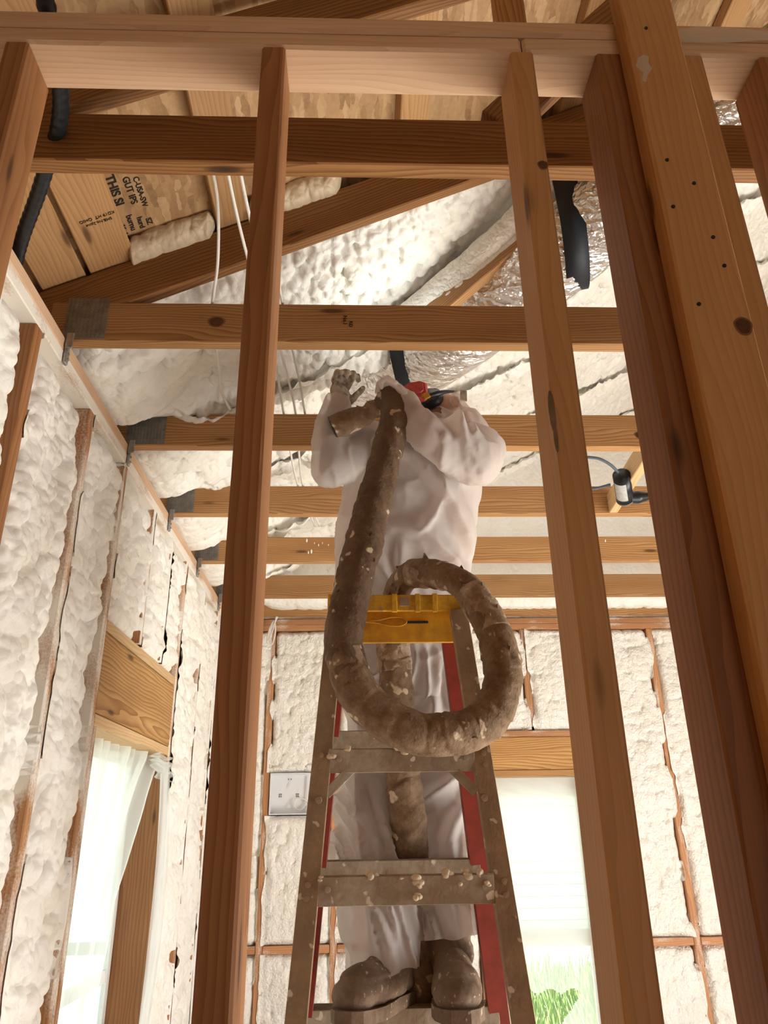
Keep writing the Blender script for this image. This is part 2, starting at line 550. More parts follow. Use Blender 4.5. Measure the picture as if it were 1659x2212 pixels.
def tube(name, pts, r, mat, parent=None, n=80, seg=16, rough=None, caps=True):
    P, u = smooth_path(pts, n)
    T = np.gradient(P, axis=0); T /= np.linalg.norm(T, axis=1)[:, None]
    up = np.array([0.13, .2, .97]); N = []
    a = np.cross(T[0], up); a /= np.linalg.norm(a)
    for t in T:
        a = a - t * a.dot(t); a /= np.linalg.norm(a); N.append(a)
    N = np.array(N); B = np.cross(T, N)
    th = np.linspace(0, 2 * np.pi, seg, endpoint=False)
    R = np.full((seg, n), 1.0) * (np.interp(np.linspace(0, 1, n), np.linspace(0, 1, len(r)), r)[None, :] if isinstance(r, (list, tuple)) else r)
    if rough is not None: R = R * (1 + rough(th[:, None] + 0 * u[None, :], u[None, :] + 0 * th[:, None]))
    G = P[None] + R[..., None] * (np.cos(th)[:, None, None] * N[None] + np.sin(th)[:, None, None] * B[None])
    if caps:
        G = np.concatenate([np.repeat(P[None, :1], seg, 0), G, np.repeat(P[None, -1:], seg, 0)], 1)
    return grid_mesh(name, G, mat, parent, True, True)


def cyl_bm(bm, a, b, r, seg=14, r2=None):
    a, b = Vector(a), Vector(b)
    d = b - a
    g = bmesh.ops.create_cone(bm, cap_ends=True, segments=seg, radius1=r, radius2=r if r2 is None else r2, depth=d.length)
    Q = d.to_track_quat('Z', 'Y').to_matrix().to_4x4()
    bmesh.ops.transform(bm, matrix=Matrix.Translation((a + b) / 2) @ Q, verts=g['verts'])


def bolt(name, p, d, r, mat, parent):
    p, d = Vector(p), Vector(d).normalized()
    bm = bmesh.new()
    cyl_bm(bm, -d * .004, d * r * .35, r, 12, r * .8)
    return from_bm(name, bm, mat, parent, p)


def ell(bm, c, r, R=None, seg=16):
    g = bmesh.ops.create_uvsphere(bm, u_segments=seg, v_segments=seg // 2 + 2, radius=1.0)
    Mx = Matrix.Translation(c) @ (R.to_4x4() if R else Matrix.Identity(4)) @ Matrix.Diagonal((r[0], r[1], r[2], 1))
    bmesh.ops.transform(bm, matrix=Mx, verts=g['verts'])


def limb(bm, pts, radii, squash=1.0):
    """overlapping tapered links, one closed shell each, later fused by the remesh"""
    for (p, r), (q, s) in zip(list(zip(pts, radii))[:-1], list(zip(pts, radii))[1:]):
        p, q = Vector(p), Vector(q)
        cyl_bm(bm, p, q, r, 20, s)
        ell(bm, p, (r, r, r)); ell(bm, q, (s, s, s))


def loft(bm, rings, seg=28):
    rows = []
    for c, rx, ry in rings:
        rows.append([bm.verts.new((c[0] + rx * math.copysign(abs(math.cos(t)) ** .85, math.cos(t)), c[1] + ry * math.copysign(abs(math.sin(t)) ** .85, math.sin(t)), c[2]))
                     for t in [2 * math.pi * k / seg for k in range(seg)]])
    for A, B in zip(rows[:-1], rows[1:]):
        for k in range(seg):
            bm.faces.new((A[k], A[(k + 1) % seg], B[(k + 1) % seg], B[k]))
    bm.faces.new(list(reversed(rows[0]))); bm.faces.new(rows[-1])


def fuse(name, bm, voxel, mat, parent=None, smooth_it=6, disp=None, loc=(0, 0, 0)):
    """one continuous skin around all shells in bm"""
    bmesh.ops.recalc_face_normals(bm, faces=bm.faces)
    me = bpy.data.meshes.new(name + '_shells'); bm.to_mesh(me); bm.free()
    t = bpy.data.objects.new(name + '_shells', me); COL.objects.link(t)
    r = t.modifiers.new('r', 'REMESH'); r.mode = 'VOXEL'; r.voxel_size = voxel
    s = t.modifiers.new('s', 'SMOOTH'); s.iterations = smooth_it; s.factor = .5
    dg = bpy.context.evaluated_depsgraph_get(); dg.update()
    out = bpy.data.meshes.new_from_object(t.evaluated_get(dg))
    bpy.data.objects.remove(t); bpy.data.meshes.remove(me)
    out.name = name
    if disp:
        n = len(out.vertices)
        co = np.empty(n * 3, np.float32); out.vertices.foreach_get('co', co); co = co.reshape(-1, 3)
        no = np.empty(n * 3, np.float32); out.vertices.foreach_get('normal', no); no = no.reshape(-1, 3)
        co = co + no * disp(co, no)[:, None]
        out.vertices.foreach_set('co', co.astype(np.float32).ravel()); out.update()
    out.materials.clear()
    o = link_mesh(name, out, mat, parent, (0, 0, 0), None, True)
    return o


def text_mesh(name, s, size, mat, M4, parent, bold=0.0):
    cu = bpy.data.curves.new(name, 'FONT'); cu.body = s; cu.size = size; cu.offset = bold
    cu.align_x = 'CENTER'; cu.align_y = 'CENTER'; cu.extrude = .0004
    t = bpy.data.objects.new(name, cu); COL.objects.link(t)
    dg = bpy.context.evaluated_depsgraph_get(); dg.update()
    me = bpy.data.meshes.new_from_object(t.evaluated_get(dg))
    bpy.data.objects.remove(t)
    me.materials.clear(); me.materials.append(mat)
    o = bpy.data.objects.new(name, me); COL.objects.link(o)
    o.matrix_basis = M4
    adopt(o, parent)
    return o


# ------------------------------------------------------------------ key dimensions
T = .038
PLB, PLT = 2.976, 3.052          # top plates under / over
JB, JT = 3.052, 3.184            # truss bottom chords
WX = -.80                        # inner face of the left wall framing
FY = 4.66                        # inner face of the far wall framing
SL = .482                        # roof slope
CH = lambda x: 3.4975 + SL * x   # underside of the top chords
DK = lambda x: 3.70 + SL * x     # underside of the roof deck
JY = [1.135 + .61 * i for i in range(6)] + [4.60]
NW = (-SL / math.hypot(1, SL), 0, 1 / math.hypot(1, SL))

# ------------------------------------------------------------------ setting
S = lambda o: tag(o, kind='structure')
S(box('floor', (-.98, -3.4, -.05), (3.4, 4.86, 0), M['subfloor'], bev=0))
S(box('ground', (-14, -8, -.30), (20, 34, -.15), M['lawn'], bev=0))
# roof deck, sloping up to the right
bm = bmesh.new()
Lx = math.hypot(1, SL)
bm_box(bm, (-1.4 * Lx, -4.2, 0), (4.0 * Lx, 4.2, .016))
roof = S(from_bm('ceiling', bm, M['osb'], None, (0, .9, DK(0)), frame((1, 0, SL), (0, 0, 1))))
# outer sheathing of the left wall, in one mesh round the window opening
def wall_ring(name, mat, axis, at, thick, u0, u1, z0, z1, openings):
    bm = bmesh.new()
    us = sorted({u0, u1} | {q for o in openings for q in o[:2]}); zs = sorted({z0, z1} | {q for o in openings for q in o[2:]})
    for a, b_ in zip(us[:-1], us[1:]):
        for c_, d_ in zip(zs[:-1], zs[1:]):
            if any(o[0] <= a and b_ <= o[1] and o[2] <= c_ and d_ <= o[3] for o in openings): continue
            if axis == 'x': bm_box(bm, (at, a, c_), (at + thick, b_, d_))
            else: bm_box(bm, (a, at, c_), (b_, at + thick, d_))
    bmesh.ops.remove_doubles(bm, verts=bm.verts, dist=1e-5)
    return S(from_bm(name, bm, mat))
wall_ring('wall_left', M['osb'], 'x', -.955, .015, -3.4, 4.84, 0, 3.235, [(2.405, 3.305, .55, 2.105)])
wall_ring('wall_far', M['osb'], 'y', 4.80, .015, -.955, 3.4, 0, 3.05, [(.76, 1.335, .45, 2.09)])
wall_ring('wall_right', M['osb'], 'x', 3.4, .015, -3.4, 4.84, 0, 5.32, [(.85, 2.65, .1, 2.35)])
wall_ring('wall_back', M['osb'], 'y', -3.42, .015, -.955, 3.4, 0, 3.05, [(.6, 1.8, .5, 2.2)])
def gable(name, y):
    bm = bmesh.new()
    a = [(-.955, 3.05), (3.4, 3.05), (3.4, DK(3.4) - .012), (-.955, DK(-.955) - .012)]
    A = [bm.verts.new((x, y, z)) for x, z in a]; B = [bm.verts.new((x, y + .015, z)) for x, z in a]
    for k in range(4): bm.faces.new((A[k], A[(k + 1) % 4], B[(k + 1) % 4], B[k]))
    bm.faces.new(A); bm.faces.new(B[::-1])
    return S(from_bm(name, bm, M['osb']))
gable('wall_far_gable', 4.80); gable('wall_back_gable', -3.42)

# ------------------------------------------------------------------ near partition: plates and posts
P0, P1 = .834, .923
tag(board('top_plate', (-.95, .8785, PLB + T + .0195), (2.2, .8785, PLB + T + .0195), .0365, P1 - P0, M['plate'], (0, 0, 1), None, .005),
    'upper of the two stacked top plates across the near wall', 'top plate')
tag(board('top_plate', (-.95, .8785, PLB + .019), (.272, .8785, PLB + .0185), .0365, P1 - P0 - .003, M['plate'], (0, 0, 1), None, .005),
    'lower top plate over the two middle posts, with a pale wide underside', 'top plate')
tag(board('top_plate', (.274, .8785, PLB + .019), (2.2, .8785, PLB + .0185), .0365, P1 - P0 - .003, M['plate'], (0, 0, 1), None, .005),
    'lower top plate right of the butt joint, over the doubled posts', 'top plate')
G = 'posts of the near partition'
def post(x0, mat, label, y0=P0, y1=P1, z1=PLB, w=T):
    o = stud_z('wall_stud', x0, x0 + w, y0, y1, .04, z1, mat, None, .0035)
    return tag(o, label, 'stud', G)
post(-.5685, M['stud'], 'near post in the upper left corner of the picture, cut by its edge')
mid = post(-.1558, M['stud'], 'reddish brown near post left of the worker, running the whole height')
post(.2518, M['stud_pale'], 'pale near post right of the worker, with a torn bark pocket')
post(.3945, M['stud_red_shaded'], 'dark shaded near post between the pale post and the wide flat board', w=.046)
post(.536, M['stud_pale'], 'near post half hidden behind the right edge of the wide flat board')
post(.669, M['stud'], 'orange lit near post at the right edge of the picture')
flat = tag(stud_z('wall_board', .432, .520, .795, .8335, .04, 3.62, M['stud_pale'], None, .0035),
           'wide flat board nailed in front of the posts and rising past the top plate', 'board')
tag(stud_z('bottom_plate', -.9, 2.2, P0, P1, 0, .038, M['plate']), 'bottom plate on the floor under the near posts', 'plate')
# nails driven into the wide board, and the bark pocket of the pale post
for (x, z) in ((.4655, 2.98), (.452, 2.69), (.484, 2.645), (.446, 2.60), (.493, 2.545), (.499, 2.495), (.452, 2.43), (.505, 2.13), (.5, 2.07)):
    bolt('nail_head', (x, .7945, z), (0, -1, 0), .0034, M['nail'], flat)
bm = bmesh.new(); ell(bm, (0, 0, 0), (.0045, .003, .032)); ell(bm, (.001, 0, -.04), (.003, .002, .02))
pale = [o for o in COL.objects if o.get('label', '').startswith('pale near post')][0]
from_bm('bark_pocket', bm, M['boot'], pale, (.2512, .8365, 2.29), None, True)

# ------------------------------------------------------------------ roof trusses
TL = ['nearest roof truss, its dark bottom beam just under the top plate in the picture',
      'second roof truss from the camera, round knot and grey plate on its bottom beam',
      'third roof truss from the camera, passing behind the shoulders of the worker',
      'fourth roof truss from the camera, crossing behind the chest of the worker',
      'fifth roof truss from the camera, its beam spattered with white drips',
      'sixth roof truss from the camera, level with the yellow ladder top',
      'last roof truss, resting on the far wall plate']
def nail_plate(parent, x0, x1, z0, z1, y):
    bm = bmesh.new()
    bm_box(bm, (-(x1 - x0) / 2, 0, -(z1 - z0) / 2), ((x1 - x0) / 2, .0018, (z1 - z0) / 2))
    nx = int((x1 - x0) / .011); nz = int((z1 - z0) / .017)
    for i in range(nx):
        for k in range(nz):
            x = -(x1 - x0) / 2 + (i + .5) * (x1 - x0) / nx; z = -(z1 - z0) / 2 + (k + .5) * (z1 - z0) / nz
            bm_box(bm, (x - .0016, -.0022, z - .0055), (x + .0016, .0002, z + .0055))
    return from_bm('gang_nail_plate', bm, M['galv'], parent, ((x0 + x1) / 2, y - .0018, (z0 + z1) / 2))
trusses = []
for i, y in enumerate(JY):
    r = empty('roof_truss', (-.8, y + T / 2, JB), TL[i], 'roof truss', 'roof trusses')
    trusses.append(r)
    yc = y + T / 2
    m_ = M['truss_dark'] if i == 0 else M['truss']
    board('bottom_chord', (-.86, yc, (JB + JT) / 2), (3.3, yc, (JB + JT) / 2), JT - JB, T, m_, (0, 0, 1), r)
    x0, x1 = -1.05, 3.3
    d = .07 * math.hypot(1, SL)
    z0 = lambda x: CH(x) + d
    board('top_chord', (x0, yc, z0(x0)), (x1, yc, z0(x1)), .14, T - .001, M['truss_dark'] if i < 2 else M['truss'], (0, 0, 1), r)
    if i < 6: nail_plate(r, -.815 + .012 * (i == 0), -.70 + .02 * (i == 2), JB + .008, JT + .012, y)
board('web', (.355, JY[0] + T / 2, JT), (.355, JY[0] + T / 2, CH(.355) + .01), .07, T - .002, M['truss'], (1, 0, 0), trusses[0])
board('web', (.30, JY[0] + T / 2, 3.185), (.95, JY[0] + T / 2, CH(.95)), .089, T - .002, M['truss_dark'], (0, 0, 1), trusses[0])
for (x, z, s) in ((-.74, 3.12, .003), ):
    pass
# ties that clip each truss heel to the plate
for i in range(1, 6):
    y = JY[i]
    bm = bmesh.new()
    bm_box(bm, (-.007, -.012, -.045), (.003, .008, .05), .003)
    bm_box(bm, (-.005, -.016, .0), (.016, -.011, .05), .002)
    for z in (-.03, -.012, .02):
        cyl_bm(bm, (.003, -.002, z), (.007, -.002, z), .004, 8)
    tag(from_bm('truss_clip', bm, M['galv_light'], None, (-.792, y - .002, PLT - .035)),
        'bent metal clip tying the %s roof truss to the left plate' % ['', 'second', 'third', 'fourth', 'fifth', 'sixth'][i], 'metal clip', 'truss clips')

# boards lying under the roof deck
PZ = -.019
def purlin(x0, x1, y0, y1, label, mat=None):
    a = ((x0 + x1) / 2, y0, DK((x0 + x1) / 2) + PZ - .002); b = ((x0 + x1) / 2, y1, DK((x0 + x1) / 2) + PZ - .002)
    return tag(board('roof_purlin', a, b, .036, (x1 - x0) * math.hypot(1, SL), mat or M['purlin'], NW, None), label, 'purlin', 'boards under the roof deck')
purlin(-.905, -.79, -1.5, 4.7, 'outermost board under the roof deck, beside the black hose in the corner')
stampb = purlin(-.778, -.655, -1.5, 4.7, 'wide stamped board under the roof deck, second from the eave')
purlin(-.423, -.330, -1.5, 4.7, 'narrow two tone board under the roof deck beside the white cables')
purlin(.118, .206, -1.5, 4.7, 'narrow pale board under the roof deck above the middle of the near beam')
purlin(.66, .75, -1.5, 4.7, 'narrow board under the roof deck right of the pale post')
purlin(1.2, 1.29, -1.5, 4.7, 'board under the roof deck in the upper right corner')

def mat_on(p, right, up):
    x = Vector(right).normalized(); y = Vector(up); y = (y - x * y.dot(x)).normalized(); z = x.cross(y)
    return Matrix.Translation(p) @ Matrix((x, y, z)).transposed().to_4x4()
sd = Vector((1, 0, SL)).normalized(); dn = Vector((SL, 0, -1)).normalized()
def on_roof(x, y, drop): return Vector((x, y, DK(x))) + dn * drop
text_mesh('grade_stamp', 'KD19 HT  OHIO', .0135, M['ink'], mat_on(on_roof(-.715, 1.565, .0385), -sd, (0, 1, 0)), stampb)
text_mesh('grade_stamp', 'SMB.No.2pine', .0125, M['ink'], mat_on(on_roof(-.715, 1.582, .0385), -sd, (0, 1, 0)), stampb)
for s, sz, x, y, bd in (('THIS SI', .034, -.652, 1.535, .0012), ('5 E 3', .024, -.676, 1.53, .001), ('GUT IPS', .026, -.617, 1.55, .0006), ('C-USA-SW', .022, -.594, 1.565, .0005),
                       ('burnu', .024, -.641, 1.655, .0005), ('hurd', .022, -.618, 1.665, .0005), ('SZ', .022, -.597, 1.67, .0005), ('K 18', .028, -.668, 1.68, .001)):
    text_mesh('deck_stamp', s, sz, M['ink'], mat_on(on_roof(x, y, .001), (0, 1, 0), sd), roof, bd)
# lumber stamp on the second truss
text_mesh('grade_stamp', 'No.1', .016, M['ink'], mat_on((-.036, JY[1] - .0006, 3.128), (0, 0, -1), (1, 0, 0)), trusses[1])
text_mesh('grade_stamp', 'KD', .015, M['ink'], mat_on((-.020, JY[1] - .0006, 3.115), (0, 0, -1), (1, 0, 0)), trusses[1])

# ------------------------------------------------------------------ left wall framing
WT = .14
def wall_x(y0, y1, z0, z1, mat, label, name='wall_stud', cat='stud', grp='studs of the left wall'):
    o = board(name, (WX - WT / 2, (y0 + y1) / 2, z0), (WX - WT / 2, (y0 + y1) / 2, z1), WT, y1 - y0, mat, (1, 0, 0))
    return tag(o, label, cat, grp)
tag(board('wall_plate', (WX - WT / 2, -1.5, PLB + .019), (WX - WT / 2, 4.798, PLB + .019), .037, WT, M['sprayed_white'], (0, 0, 1)), 'lower top plate of the left wall, its underside dusted white', 'top plate')
tag(board('wall_plate', (WX - WT / 2, -1.5, PLB + T + .019), (WX - WT / 2, 4.798, PLB + T + .019), .037, WT, M['plate'], (0, 0, 1)), 'upper top plate of the left wall, under the truss ends', 'top plate')
wall_x(1.165, 1.203, .04, PLB, M['stud'], 'stud of the left wall next to the upper left near post')
wall_x(1.567, 1.605, .04, PLB, M['stud'], 'bare brown stud of the left wall below the orange fitting')
wall_x(1.977, 2.015, .04, PLB, M['sprayed'], 'foam smeared left wall stud between the bare stud and the window')
wall_x(2.335, 2.373, .04, PLB, M['sprayed'], 'foam smeared stud along the near side of the left window')
wall_x(2.375, 2.405, .04, 2.105, M['sprayed'], 'short trimmer stud under the near end of the left window header')
wall_x(3.307, 3.345, .04, 2.105, M['stud'], 'brown trimmer stud behind the plastic at the far side of the left window')
wall_x(3.347, 3.385, .04, PLB, M['sprayed'], 'foamed stud along the far side of the left window')
wall_x(3.79, 3.828, .04, PLB, M['sprayed'], 'foamed stud of the left wall midway between window and far corner')
wall_x(4.2, 4.238, .04, PLB, M['sprayed'], 'foamed stud of the left wall nearest the far corner')
wall_x(2.74, 2.778, 2.445, PLB, M['sprayed'], 'short cripple stud standing on the left window header, nearer one')
wall_x(3.05, 3.088, 2.445, PLB, M['sprayed'], 'short cripple stud standing on the left window header, farther one')
hd = empty('window_header', (WX, 2.86, 2.105), 'wood header with bold grain over the left window', 'header')
board('header_board', (WX - .02, 2.375, 2.270), (WX - .02, 3.345, 2.270), .25, .038, M['header'], (0, 0, 1), hd)
board('top_flat', (WX - WT / 2, 2.375, 2.418), (WX - WT / 2, 3.345, 2.418), .036, WT, M['block'], (0, 0, 1), hd)
board('bottom_flat', (WX - WT / 2, 2.375, 2.124), (WX - WT / 2, 3.345, 2.124), .036, WT, M['block'], (0, 0, 1), hd)
tag(board('bottom_plate', (WX - WT / 2, -1.5, .02), (WX - WT / 2, 4.79, .02), .038, WT, M['plate'], (0, 0, 1)), 'bottom plate along the left wall', 'plate')
tag(board('window_sill_plate', (WX - WT / 2, 2.375, .56), (WX - WT / 2, 3.345, .56), .037, WT, M['plate'], (0, 0, 1)), 'sill board under the left window', 'sill')

# left window unit
wf = S(box('window_1', (-.948, 2.41, .585), (-.93, 2.45, 2.10), M['vinyl']))
for lo, hi in (((-.948, 3.262, .585), (-.93, 3.302, 2.10)), ((-.948, 2.452, 2.055), (-.93, 3.26, 2.10)), ((-.948, 2.452, .585), (-.93, 3.26, .63)), ((-.944, 2.452, 1.30), (-.932, 3.26, 1.345))):
    box('window_frame', lo, hi, M['vinyl'], wf)
box('pane', (-.940, 2.452, .632), (-.936, 3.26, 2.053), M['glass'], wf, 0)

# ------------------------------------------------------------------ far wall framing
def wall_y(x0, x1, z0, z1, mat, label, name='wall_stud', cat='stud', grp='studs of the far wall'):
    o = board(name, ((x0 + x1) / 2, FY + .07, z0), ((x0 + x1) / 2, FY + .07, z1), x1 - x0, .138, mat, (1, 0, 0))
    return tag(o, label, cat, grp)
tag(board('wall_plate', (-.79, FY + .07, PLB + .019), (3.35, FY + .07, PLB + .019), .037, .138, M['sprayed_far'], (0, 0, 1)), 'lower top plate of the far wall above the foam', 'top plate')
tag(board('wall_plate', (-.79, FY + .07, PLB + T + .019), (3.35, FY + .07, PLB + T + .019), .037, .138, M['sprayed_far'], (0, 0, 1)), 'upper top plate of the far wall under the last truss', 'top plate')
FL = {-.555: 'thin stud of the far wall just right of the reddish near post', -.155: 'stud of the far wall behind the left ladder rail, right of the white box', .25: 'stud of the far wall hidden behind the worker',
      2.65: 'stud of the far wall right of the last near post', 3.05: 'stud of the far wall nearest the right corner',
      1.84: 'stud of the far wall right of the pale near post, at a crossing block', 2.25: 'stud of the far wall behind the wide flat board'}
for x, l in FL.items(): wall_y(x, x + T, .04, PLB, M['sprayed_far'], l)
wall_y(.665, .703, .04, PLB, M['sprayed_far'], 'stud on the left side of the bright far window')
wall_y(1.39, 1.428, .04, PLB, M['sprayed_far'], 'stud on the right side of the bright far window')
wall_y(.72, .758, .04, 2.09, M['sprayed_far'], 'trimmer stud on the left side of the bright far window')
wall_y(1.335, 1.373, .04, 2.09, M['sprayed_far'], 'trimmer stud on the right side of the bright far window')
wall_y(1.03, 1.068, 2.375, PLB, M['sprayed_far'], 'short cripple stud above the far window header')
hf = empty('window_header', (1.05, FY, 2.09), 'wood header over the bright far window', 'header')
board('header_board', (.705, FY + .02, 2.222), (1.388, FY + .02, 2.222), .185, .038, M['header'], (0, 0, 1), hf)
board('top_flat', (.705, FY + .07, 2.335), (1.388, FY + .07, 2.335), .036, .138, M['sprayed_far'], (0, 0, 1), hf)
board('bottom_flat', (.705, FY + .07, 2.109), (1.388, FY + .07, 2.109), .036, .138, M['truss'], (0, 0, 1), hf)
for x0, x1, l in ((-.79, -.557, 'in the left corner'), (-.515, -.157, 'left of the ladder'), (-.115, .248, 'behind the boots'), (1.43, 1.838, 'right of the far window'), (1.88, 2.248, 'beside the wide flat board')):
    tag(board('wall_blocking', (x0, FY + .07, 1.225), (x1, FY + .07, 1.225), T, .138, M['sprayed_far'], (0, 0, 1)), 'short block between far wall studs ' + l, 'block', 'blocks of the far wall')
tag(board('bottom_plate', (-.79, FY + .07, .02), (3.35, FY + .07, .02), .038, .138, M['plate'], (0, 0, 1)), 'bottom plate along the far wall', 'plate')
tag(board('window_sill_plate', (.72, FY + .07, .47), (1.373, FY + .07, .47), .037, .138, M['plate'], (0, 0, 1)), 'sill board under the far window', 'sill')
# far window unit
w2 = S(box('window_2', (.762, 4.775, .49), (.80, 4.797, 2.085), M['vinyl']))
for lo, hi in (((1.295, 4.775, .49), (1.333, 4.797, 2.085)), ((.801, 4.775, 1.98), (1.294, 4.797, 2.085)), ((.801, 4.772, 1.20), (1.294, 4.795, 1.285)), ((.801, 4.775, .49), (1.294, 4.797, .55))):
    box('window_frame', lo, hi, M['vinyl'], w2)
box('pane', (.801, 4.784, .552), (1.294, 4.788, 1.978), M['glass'], w2, 0)

# ------------------------------------------------------------------ spray foam
FC = 'spray foam'
def foam_left(y0, y1, z0, z1, label, step, size, rec=.055, seed=1.0, amp=.062, lip=.5):
    ny = max(8, int((y1 - y0) / step)); nz = max(8, int((z1 - z0) / step))
    y = np.linspace(y0, y1, ny)[:, None] + np.zeros((1, nz)); z = np.linspace(z0, z1, nz)[None, :] + np.zeros((ny, 1))
    w = (y - y0) / (y1 - y0)
    z1d = z[:1]
    # how far the foam laps over each stud face
    cover = lambda k: np.clip((fbm(z1d * 6.5 + seed + k, 0 * z1d + k, 3) - (1 - lip)) * 5, -1, 1)
    ca, cb = cover(3.1), cover(8.7)
    rec_a = rec * (1 - np.clip(ca + .2, 0, 1)); rec_b = rec * (1 - np.clip(cb + .2, 0, 1))
    ea = np.clip(1 - w / .22, 0, 1); eb = np.clip(1 - (1 - w) / .22, 0, 1)
    prof = rec_a * ea ** 1.6 + rec_b * eb ** 1.6
    zt = np.clip((z1 - z) / .07, 0, 1); zb = np.clip((z - z0) / .07, 0, 1)
    prof = prof + .05 * (1 - zt) ** 2 + (.05 * (1 - zb) ** 2 if z0 > 1 else 0)
    h = lumps(y, z, size, .95, 1.2, seed)
    big = fbm(y * 5 + seed * 3, z * 4, 2) - .5
    x = WX - .026 - prof + amp * (h - .42) + .06 * big
    oa = .019 * np.clip(ca, 0, 1); ob = .019 * np.clip(cb, 0, 1)
    yy = y - oa * ea ** .7 + ob * eb ** .7 + .010 * (fbm(y * 25, z * 25, 2) - .5) * (w * (1 - w) * 4)
    out_ = (yy < y0 + .0002) | (yy > y1 - .0002)
    lap = ((yy < y0) & (ca > .02)) | ((yy > y1) & (cb > .02))
    x = np.where(lap, np.maximum(x, WX + .004), x)
    x = np.where(out_ & ~lap, np.minimum(x, WX - .006), x)
    zz = z - .35 * amp * h * (w * (1 - w) * 4) * zt
    return tag(grid_mesh('spray_foam', np.stack([x, yy, zz], -1), M['foam'], None), label, FC, 'foam fillings of the left wall')
foam_left(1.206, 1.566, .7, PLB, 'white foam of the left wall between the upper left near post and the bare stud', .007, .07, seed=2.1, lip=.35)
foam_left(1.607, 1.976, .7, PLB, 'white foam filling at the left edge, right of the bare brown stud', .0046, .06, seed=3.3, lip=.36, rec=.055)
foam_left(2.017, 2.334, .7, PLB, 'white foam filling just before the left window', .005, .058, seed=5.7, lip=.50, rec=.05)
foam_left(2.38, 2.739, 2.44, PLB, 'white foam above the near end of the left window header', .006, .055, seed=7.9, lip=.55, rec=.03)
foam_left(2.78, 3.049, 2.44, PLB, 'white foam above the middle of the left window header', .007, .055, seed=9.1, lip=.55, rec=.03)
foam_left(3.09, 3.346, 2.44, PLB, 'white foam above the far end of the left window header', .007, .05, seed=4.4, lip=.55, rec=.03)
foam_left(3.387, 3.789, .7, PLB, 'white foam filling just past the left window', .0075, .06, seed=6.2, lip=.62, rec=.03)
foam_left(3.83, 4.199, .7, PLB, 'white foam filling second from the far left corner', .009, .06, seed=8.6, lip=.62, rec=.03)
foam_left(4.24, 4.655, .7, PLB, 'white foam filling in the far left corner', .010, .06, seed=1.9, lip=.62, rec=.03)

def foam_far(x0, x1, z0, z1, label, seed, step=.0075):
    nx = max(8, int((x1 - x0) / step)); nz = max(8, int((z1 - z0) / step))
    x = np.linspace(x0, x1, nx)[:, None] + np.zeros((1, nz)); z = np.linspace(z0, z1, nz)[None, :] + np.zeros((nx, 1))
    e0 = np.clip((x - x0) / .035, 0, 1); e1 = np.clip((x1 - x) / .035, 0, 1)
    wob = .7 + .9 * (fbm(z * 5 + seed, x * 3, 3) - .35)
    prof = .05 * wob * ((1 - e0) ** 2 + (1 - e1) ** 2)
    zt = np.clip((z1 - z) / .035, 0, 1); zb = np.clip((z - z0) / .035, 0, 1)
    prof = prof + .04 * ((1 - zt) ** 2 + (1 - zb) ** 2)
    h = lumps(x, z, .05, 1.0, 1.0, seed)
    big = fbm(x * 5 + seed, z * 5, 2) - .5
    ca = np.clip((fbm(z[:1] * 5 + seed, 0 * z[:1] + 2.2, 3) - .47) * 6, 0, 1); cb = np.clip((fbm(z[:1] * 5 + seed, 0 * z[:1] + 7.7, 3) - .47) * 6, 0, 1)
    y = FY + .006 + prof * (1 - np.maximum(ca * (1 - e0), cb * (1 - e1))) - .030 * (h - .42) - .035 * big
    xe = x - .018 * ca * (1 - e0) + .018 * cb * (1 - e1)
    lap = ((xe < x0) & (ca > .02)) | ((xe > x1) & (cb > .02))
    y = np.where(lap, np.minimum(y, FY - .004), y); x = xe
    return tag(grid_mesh('spray_foam', np.stack([x, y, z], -1), M['foam_fine'], None), label, FC, 'foam fillings of the far wall')
foam_far(-.79, -.556, 1.246, PLB, 'narrow foam filling of the far wall in the left corner', 1.2)
foam_far(-.79, -.556, .6, 1.204, 'low narrow foam filling of the far wall in the left corner', 2.2)
foam_far(-.516, -.156, 2.13, PLB, 'foam filling of the far wall above the white box', 3.2)
foam_far(-.516, -.156, 1.246, 1.895, 'foam filling of the far wall below the white box', 4.2)
foam_far(-.516, -.156, .6, 1.204, 'lowest foam filling of the far wall left of the ladder', 5.2)
foam_far(-.116, .249, 1.246, PLB, 'foam filling of the far wall behind the legs of the worker', 6.2)
foam_far(-.116, .249, .6, 1.204, 'low foam filling of the far wall beside the boots', 7.2)
foam_far(.289, .664, .6, PLB, 'foam filling of the far wall between the ladder and the far window', 8.2)
foam_far(.704, 1.029, 2.356, PLB, 'foam filling left of the cripple stud above the far window', 9.2)
foam_far(1.069, 1.389, 2.356, PLB, 'foam filling right of the cripple stud above the far window', 10.2)
foam_far(1.43, 1.839, 1.246, PLB, 'tall foam filling right of the pale near post', 11.2)
foam_far(1.43, 1.839, .6, 1.204, 'low foam filling right of the pale near post, under a block', 12.2)
foam_far(1.879, 2.249, 1.246, PLB, 'tall foam filling left of the dark near post', 13.2)
foam_far(1.879, 2.249, .6, 1.204, 'low foam filling left of the dark near post, under a block', 14.2)

foam_far(2.289, 2.649, .6, PLB, 'foam filling of the far wall right of the last near post', 15.2, .010)
foam_far(2.689, 3.049, .6, PLB, 'foam filling of the far wall second from the right corner', 16.2, .012)
foam_far(3.089, 3.395, .6, PLB, 'foam filling of the far wall in the right corner', 17.2, .012)

